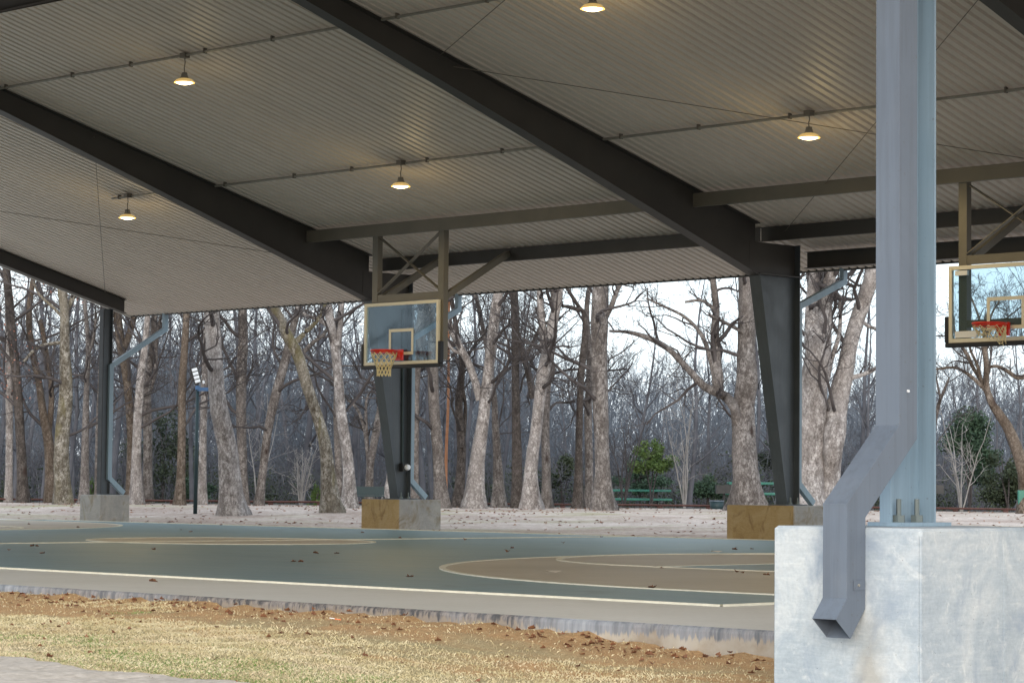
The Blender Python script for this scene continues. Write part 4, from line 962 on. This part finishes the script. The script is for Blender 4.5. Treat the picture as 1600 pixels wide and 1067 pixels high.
def leaves(name,centres,sizes,n,leaf,m_,seed,flat=.8):
    rng=np.random.default_rng(seed); C=np.array(centres,float); Sz=np.array(sizes,float); w=(Sz[:,0]*Sz[:,1]); w=w/w.sum()
    i=rng.choice(len(C),n,p=w); q=rng.normal(size=(n,3)); q/=np.linalg.norm(q,axis=1,keepdims=True); rad=rng.random((n,1))**.45
    c=C[i]+q*rad*Sz[i]*(1+.25*np.sin(q[:,:1]*7+i[:,None])); u=rng.normal(size=(n,3)); u/=np.linalg.norm(u,axis=1,keepdims=True)
    v=np.cross(u,rng.normal(size=(n,3))); v/=np.linalg.norm(v,axis=1,keepdims=True); s=leaf*rng.uniform(.6,1.3,(n,1))
    V=np.stack([c-u*s,c+v*s*.55,c+u*s,c-v*s*.55],1).reshape(-1,3); a=Acc(); a.add(V,np.arange(4*n).reshape(n,4)); return a.mesh(name,m_,False)
# low evergreen understorey, an uneven dark mass
rng=np.random.default_rng(23); cs=[];sz=[]
for i in range(230):
    az=math.radians(rng.uniform(-59,-31)); r=rng.uniform(84,106); x,y=math.sin(az)*r,math.cos(az)*r; s=rng.uniform(.6,1.4)
    cs.append((x,y,float(farz(x,y))+s*.55)); sz.append((s*1.5,s*1.5,s*rng.uniform(.7,1.15)))
link('understorey_foliage',leaves('understorey_foliage',cs,sz,60000,.06,M['evergreen'],24),label='dark evergreen undergrowth low behind the trunks',cat='undergrowth',kind='stuff')
# single evergreens that stand out
def bush(label,px,py,t,w,h,m_,n,leaf,seed,name='evergreen_bush'):
    p=at(px,py,t); g=float(farz(p[0],p[1])); T=thing(name,label,'bush',(p[0],p[1],g)); rng=np.random.default_rng(seed)
    H=p[2]-g+h/2; cs=[];sz=[]
    for i in range(16):
        f_=rng.random(); ww=w/2*(1-.55*f_); cs.append((rng.normal()*ww*.5,rng.normal()*ww*.5,H-h+h*.15+f_*h*.75)); sz.append((ww*.42,ww*.42,h*.16))
    a=Acc(); P,R=grow(np.zeros((3,3))+[0,0,-.05],np.array([[.05,0,1],[-.1,.1,1],[.1,-.1,1]],float),np.full(3,H*.9),np.full(3,.03),6,.07,.03,.3,rng); a.tubes(P,R,5); link('stem',a.mesh('stem',M['twig']),T)
    link('foliage',leaves('foliage',cs,sz,n,leaf,m_,seed),T)
bush('bright green young pine in the gap right of the thick central trunk',1018,712,78,1.35,1.1,M['brightgreen'],3600,.045,31)
bush('dull green cedar below the bright green pine',1000,745,82,2.2,1.2,M['cedar'],3000,.05,32)
bush('small green shrub left of the mossy leaning trunk',495,778,68,.5,.9,M['brightgreen'],900,.035,33)
bush('broad dark green cedar right of the foreground column',1515,700,76,2.6,2.2,M['cedar'],9000,.05,34)
bush('dark shaggy evergreen at the foot of the crooked brown trunk',1575,745,72,1.8,1.8,M['evergreen'],6000,.05,35)
bush('low olive shrub behind the grill left of the third column',1105,762,80,1.9,.9,M['cedar'],3600,.045,36)
bush('tiny green shrub between two trunks at the far left',145,760,70,.3,.55,M['brightgreen'],500,.03,37)
bush('dark green holly behind the trunks left of the floodlight pole',255,700,84,2.4,2.6,M['evergreen'],5500,.05,38)
bush('low green holly under the thin trees left of centre',300,765,82,1.6,.9,M['cedar'],2600,.05,39)
bush('wide green shrub behind the massive clustered trunk',1225,690,86,1.8,2.0,M['evergreen'],3500,.05,40)
bush('grey-green shrub right of the pale forked trunk',880,745,84,1.5,1.4,M['evergreen'],2600,.05,41)
# pale multi-stem saplings
def sapling(label,px,py,t,h,n,seed,m_='stem'):
    p=at(px,py,t); g=float(farz(p[0],p[1])); rng=np.random.default_rng(seed); a=Acc()
    d=np.stack([rng.normal(size=n)*.12,rng.normal(size=n)*.12,np.ones(n)],1); P,R=grow(np.zeros((n,3))+[0,0,-.1],d,np.full(n,h)*rng.uniform(.7,1.1,n),np.full(n,.028),7,.06,.03,.2,rng); a.tubes(P,R,4)
    twigs(a,P,R,np.full(n,h),[(7,.28,4,.15,3),(4,.5,3,.2,3)],rng=rng,minr=.006)
    T=thing('sapling',label,'sapling',(p[0],p[1],g)); link('stems',a.mesh('stems',M[m_]),T)
sapling('pale straight twin-stemmed sapling in front of the broad cedar',1502,800,70,3.0,4,51)
sapling('pale slender sapling right of the bright green pine',1070,795,74,3.4,5,52)
sapling('fan of thin pale stems left of the mossy leaning trunk',470,795,70,1.7,7,53)
sapling('pale thin sapling between the floodlight pole and centre trunks',402,790,74,3.1,3,54)
sapling('grey sapling left of the bright green pine',975,795,72,3.2,5,55,'twig')

# ---------------------------------------------------------------- railway beyond the gravel
rw=thing('railway_rail','long low rusty rail running along the foot of the wood','rail',(0,0,0))
th=np.radians(np.linspace(-60,-28,60)); rr=67.3
pts=np.stack([np.sin(th)*rr,np.cos(th)*rr,farz(np.sin(th)*rr,np.cos(th)*rr)+.085],1)
MB().tube(pts,.026,4).build('rail_head',M['rust'],rw)
for j in range(0,60,2):
    x,y,z=pts[j]; MB().box((x-.05,y-.05,z-.2),(x+.05,y+.05,z-.03)).build('rail_post',M['rust'],rw)

# ---------------------------------------------------------------- picnic tables, grills, floodlight
def picnic(label,loc,rz,L_=2.45,z=.74,name='picnic_table'):
    T=thing(name,label,'picnic table',loc,rz)
    def plank(n_,y0,y1,z0,z1): 
        MB().box((-L_/2,y0,z0),(L_/2,y1,z1)).build(n_,M['green'],T,bev=.01)
    plank('tabletop',-.36,.36,z-.065,z)
    plank('bench_seat',-.76,-.50,z-.34,z-.275); plank('bench_seat',.50,.76,z-.34,z-.275)
    for x in (-L_*.32,L_*.32):
        MB().box((x-.05,-.05,0),(x+.05,.05,z-.067)).build('post',M['blacksteel'],T)
        for s_ in (-1,1):
            MB().bar((x,s_*.04,.12),(x,s_*.6,z-.36),.045,.045,(1,0,0)).build('arm',M['blacksteel'],T)
            MB().box((x-.22*1,s_*.62-.02,0),(x-.18,s_*.62+.02,z-.342)).build('leg',M['blacksteel'],T)
        MB().bar((x,0,.3),(x*.3,0,z-.06),.03,.03).build('brace',M['blacksteel'],T)
    return T
def place(px,t): p=at(px,790,t); return p[0],p[1],float(farz(p[0],p[1]))
x,y,_=place(985,80); picnic('green picnic table beyond the thick central trunk',(x,y,-.12),math.radians(45.5),2.5)
x,y,_=place(1209,68); t2=picnic('green picnic table behind the third column and brown concrete block',(x,y,.12),math.radians(45),2.45)
def grill(label,px,t,zt,w=.42,h=.22,m_='blacksteel'):
    x,y,g=place(px,t); T=thing('park_grill',label,'grill',(x,y,g),math.radians(45))
    b_=MB(); ww=w/2
    b_.box((-ww,-.2,zt-h),(ww,.2,zt-h+.02)); b_.box((-ww,-.2,zt-h+.021),(-ww+.02,.2,zt)); b_.box((ww-.02,-.2,zt-h+.021),(ww,.2,zt)); b_.box((-ww+.021,.18,zt-h+.021),(ww-.021,.2,zt)); b_.box((-ww+.021,-.2,zt-h+.021),(ww-.021,-.18,zt))
    b_.build('firebox',M[m_],T)
    g_=MB(); 
    for i in range(7): g_.box((-ww+.03+i*(w-.06)/7,-.17,zt-.03),(-ww+.045+i*(w-.06)/7,.17,zt-.02))
    g_.build('grate',M['blacksteel'],T)
    MB().tube([(0,0,-.1),(0,0,zt-h)],.035,8).build('post',M['blacksteel'],T)
grill('black park grill on a post left of the second green table',1131,66,.62)
grill('black park grill on a post just right of the foreground column',1460,66,.68)
x,y,g=place(1120,66)
T=thing('fire_ring','low dark blue-black fire ring with a pale rim left of the second green table','fire ring',(x,y,g))
MB().lathe([(.0,.04),(.14,.04),(.16,.20),(.185,.20),(.165,-.05),(.0,-.05)],n=18).build('ring',M['dkgreen'],T,True)
MB().lathe([(.155,.2),(.155,.225),(.19,.225),(.19,.2)],n=18).build('rim',M['downspout'],T,True)
x,y,g=place(1597,60); T=thing('waste_bin','small green bin on a black post at the right edge','bin',(x,y,g),.7)
MB().box((-.1,-.1,.22),(.1,.1,.55)).build('box',M['green'],T,bev=.01); MB().tube([(0,0,-.1),(0,0,.22)],.025,6).build('post',M['blacksteel'],T)
x,y,g=place(577,62); T=thing('park_bench','dark teal metal park bench behind the pier with the brown face','bench',(x,y,g),math.radians(47))
MB().box((-.36,-.02,.30),(.36,.03,.50)).build('backrest',M['dkgreen'],T); MB().box((-.36,-.4,.26),(.36,-.03,.295)).build('seat',M['dkgreen'],T)
for s_ in (-1,1):
    MB().box((s_*.36-.025,-.38,-.05),(s_*.36+.025,.06,.258)).build('leg',M['blacksteel'],T)
for px in (572,582):
    pass
# floodlight
fl=at(305,800,52); g=float(farz(fl[0],fl[1])); T=thing('floodlight_pole','dark floodlight pole with tilted LED head beside the broad pale trunk','light pole',(fl[0],fl[1],g))
zt=at(307,606,52)[2]-g
MB().tube([(0,0,-.1),(.01,0,zt)],[.042,.033],10).build('pole',M['dkgreen'],T,True)
MB().lathe([(.05,0),(.05,.07),(.0,.09)],(.01,0,zt-.03),10).build('cap',M['blueband'],T)
rt=np.array([_r[0],_r[1],0]); fw_=np.array([_f[0],_f[1],0])
a_=np.array([.01,0,zt-.02]); MB().bar(a_,a_+rt*.26,.07,.075).build('side_arm',M['blueband'],T)
hd=link('lamp_head',None,T) if False else None
c0=a_-rt*.03+np.array([0,0,.28]); up=np.array(-rt*.28+np.array([0,0,.96])); up/=np.linalg.norm(up)
MB().tube([a_+[0,0,.05],a_+rt*.01+[0,0,.12]],.02,6).build('bracket',M['blacksteel'],T)
H=MB().bar(c0-up*.17,c0+up*.17,.15,.05,tuple(-fw_)).build('lamp_head',M['blacksteel'],T)
for i in range(4):
    cc=c0+up*(-.12+.08*i)-fw_*.029; MB().bar(cc-up*.03,cc+up*.03,.11,.006,tuple(-fw_)).build('led_panel',M['led'],H)
MB().tube([c0-up*.17+rt*.11,c0-up*.11+rt*.11],.025,8).build('sensor',M['white'],T)

# ---------------------------------------------------------------- dead leaves
def leaf_mesh(seed,s):
    rng=random.Random(seed); n=7; v=[];f=[]
    for i in range(n):
        t=i/(n-1); w=s*.42*math.sin(math.pi*min(1,t*.93+.05))*(1+.35*math.sin(t*16)); z=.25*s*math.sin(t*2.6+seed)*.5+s*.1
        x=(t-.5)*s; v+= [(x,-w,z+abs(w)*rng.uniform(.3,.8)),(x,0,z*.3+.001),(x,w,z+abs(w)*rng.uniform(.2,.8))]
    for i in range(n-1): f+= [(i*3,i*3+1,(i+1)*3+1,(i+1)*3),(i*3+1,i*3+2,(i+1)*3+2,(i+1)*3+1)]
    return MB().add(v,f).mesh('dead_leaf',M['leaf'],True)
LM=[leaf_mesh(i,.11) for i in range(5)]
LF=[(45,820),(122,825),(283,829),(298,832),(345,821),(50,855),(58,855),(14,861),(66,866),(566,833),(625,842),(727,845),(494,866),(526,866),(458,879),(470,880),(793,864),(240,860),(640,903),(712,826),(880,850),(1152,896),(1160,897),(1198,900),(1034,889),(1017,921),(1021,921),(1148,860),(1175,859),(940,840),(205,806),(800,858),(240,911)]
rng=random.Random(4)
for i,(px,py) in enumerate(LF):
    p=on_z(px,py,.02); me=LM[i%5]
    o=link('dead_leaf',me,label='curled brown dead leaf lying on the painted court',cat='leaf',group='dead leaves scattered over the court'); o.location=(p[0],p[1],.03); s=rng.uniform(.3,.62); o.scale=(s,s,s); o.rotation_euler=(0,0,rng.uniform(0,6))
for px,py,lb in ((866,896,'flat bleached scrap on the tan area of the near court'),(1120,864,'flat bleached scrap on the blue strip near the brown block')):
    p=on_z(px,py,.02); me=MB().add([(-.12,-.05,0),(.03,-.07,.012),(.13,.01,.0),(.02,.06,.012),(-.1,.05,.004)],[(0,1,2,3,4)]).mesh('paper_scrap',M['leafpale']); o=link('paper_scrap',me,label=lb,cat='scrap'); o.location=(p[0],p[1],.034); o.rotation_euler=(0,0,-.8)
rng=np.random.default_rng(99); a=Acc(); kk=0
while kk<1500:
    az=math.radians(rng.uniform(-58,-32)); r=33+31*rng.random()**.6; x_,y_=math.sin(az)*r,math.cos(az)*r
    if y_<27.9 or (math.sin(x_*.7)*math.cos(y_*.6+x_*.2)<-.1 and rng.random()<.8): continue
    sz_=rng.uniform(.02,.05); an=rng.uniform(0,6.28); c_,s_=math.cos(an)*sz_,math.sin(an)*sz_; z_=float(farz(x_,y_))+.008
    a.add(np.array([[x_-c_,y_-s_,z_],[x_+s_*.6,y_-c_*.6,z_+.03*rng.random()],[x_+c_,y_+s_,z_+.01],[x_-s_*.6,y_+c_*.6,z_+.03*rng.random()]]),np.array([[0,1,2,3]])); kk+=1
link('fallen_leaves',a.mesh('fallen_leaves',M['leaf'],False),label='thin scatter of fallen leaves on the pale gravel under the trees',cat='leaf litter',kind='stuff')
# orange-tipped white straw on the grass
p=hit_lawn(525,972); T=thing('litter','orange and white scrap of litter lying on the straw grass','litter',tuple(p))
MB().bar((-.006,-.006,.022),(-.026,-.026,.026),.014,.004).build('white_end',M['white'],T); MB().bar((-.005,-.005,.02),(.02,.02,.016),.012,.004).build('orange_end',mat('orange_plastic',(.9,.2,.06),.5),T)

# ---------------------------------------------------------------- grass, soil crumbs and leaf litter on the lawn
def fbm(x,y,seed=0):
    v=0;a_=1
    for k in range(4):
        v=v+a_*np.sin(x*(1.3*1.9**k)+seed+1.7*k+1.3*np.sin(y*(1.1*1.8**k)+k))*np.cos(y*(1.5*1.9**k)+seed*2+k*.7); a_*=.6
    return v/2.2
def blades(n,seed,hmin,hmax,w,dens,m_,name,label,flat=.7):
    rng=np.random.default_rng(seed); x=rng.uniform(-17.2,-6.2,n); y=rng.uniform(6.2,10.11,n)
    # keep only what lies within a generous wedge around the view
    az=np.degrees(np.arctan2(-x,y)); keep=(az>34)&(az<59.5)&(rng.random(n)<dens(x,y)); 
    for (qx,qy) in ((0,0),): pass
    x,y=x[keep],y[keep]; z=lawnz(x,y); n=len(x)
    a1=rng.uniform(0,6.28,n); h=rng.uniform(hmin,hmax,n); lean=rng.uniform(0,1.5,n)*flat
    bx,by=np.cos(a1),np.sin(a1); a2=rng.uniform(0,6.28,n); wx,wy=np.cos(a2)*w,np.sin(a2)*w
    b=np.stack([x,y,z-.003],1); W_=np.stack([wx,wy,0*wx],1); mid=b+np.stack([bx*h*.35*lean,by*h*.35*lean,h*.6],1); tip=b+np.stack([bx*h*lean,by*h*lean,h*np.clip(1-.35*lean,.25,1)],1)
    V=np.stack([b-W_,b+W_,mid+W_*.8,tip],1).reshape(-1,3); Q=np.arange(4*n).reshape(n,4); a=Acc(); a.add(V,Q)
    return link(name,a.mesh(name,m_,False),label=label,cat='grass',kind='stuff')
pathy=lambda x: np.interp(x,[p[0] for p in pl],[p[1] for p in pl])
off_path=lambda x,y:(y>pathy(x)+.0+.02*np.sin(x*9)).astype(float)
dry=lambda x,y: off_path(x,y)*np.clip(.75+.9*fbm(x*.8,y*2.2,1)-1.5*sm(8.7,9.7,y)*(.55+.5*fbm(x*.7,y*1.5,5)+.25),.04,1)
grn=lambda x,y: off_path(x,y)*np.clip(2.6*(fbm(x*1.1,y*2.4,8)+.12+.25*sm(-9,-13,x))-2.4*sm(7.9,9.0,y),0,.8)
blades(640000,1,.007,.022,.0014,dry,M['drygrass'],'dry_grass','short straw-coloured dormant grass in front of the court slab')
blades(300000,2,.008,.022,.0015,grn,M['greengrass'],'green_grass','patches of green grass near the path')
# leaf litter and crumbs, thickest against the slab
rng=np.random.default_rng(77); n=520; x=rng.uniform(-19,-7,n); y=10.08-np.abs(rng.normal(size=n))*.32
nx=200; x=np.concatenate([x,rng.uniform(-19,-7,nx)]); y=np.concatenate([y,rng.uniform(6.8,9.8,nx)])
keep=(fbm(x*.9,y,3)>-.1)|(rng.random(len(x))<.3); x,y=x[keep],y[keep]; n=len(x)
a=Acc(); V=[];Q=[]
for i in range(n):
    me=LM[i%5]; co=np.zeros(len(me.vertices)*3,np.float32); me.vertices.foreach_get('co',co); co=co.reshape(-1,3)*rng.uniform(.14,.38)
    an=rng.uniform(0,6.28); tl=rng.uniform(-.6,.6); c,s=math.cos(an),math.sin(an)
    R_=np.array([[c,-s,0],[s,c,0],[0,0,1]])@np.array([[1,0,0],[0,math.cos(tl),-math.sin(tl)],[0,math.sin(tl),math.cos(tl)]])
    q=np.array([list(p.vertices) for p in me.polygons]) ; a.add(co@R_.T+[x[i],y[i],float(lawnz(x[i],y[i]))+.008],q)
link('leaf_litter',a.mesh('leaf_litter',M['leaf']),label='dead brown leaves gathered along the foot of the slab and strewn on the grass',cat='leaf litter',kind='stuff')
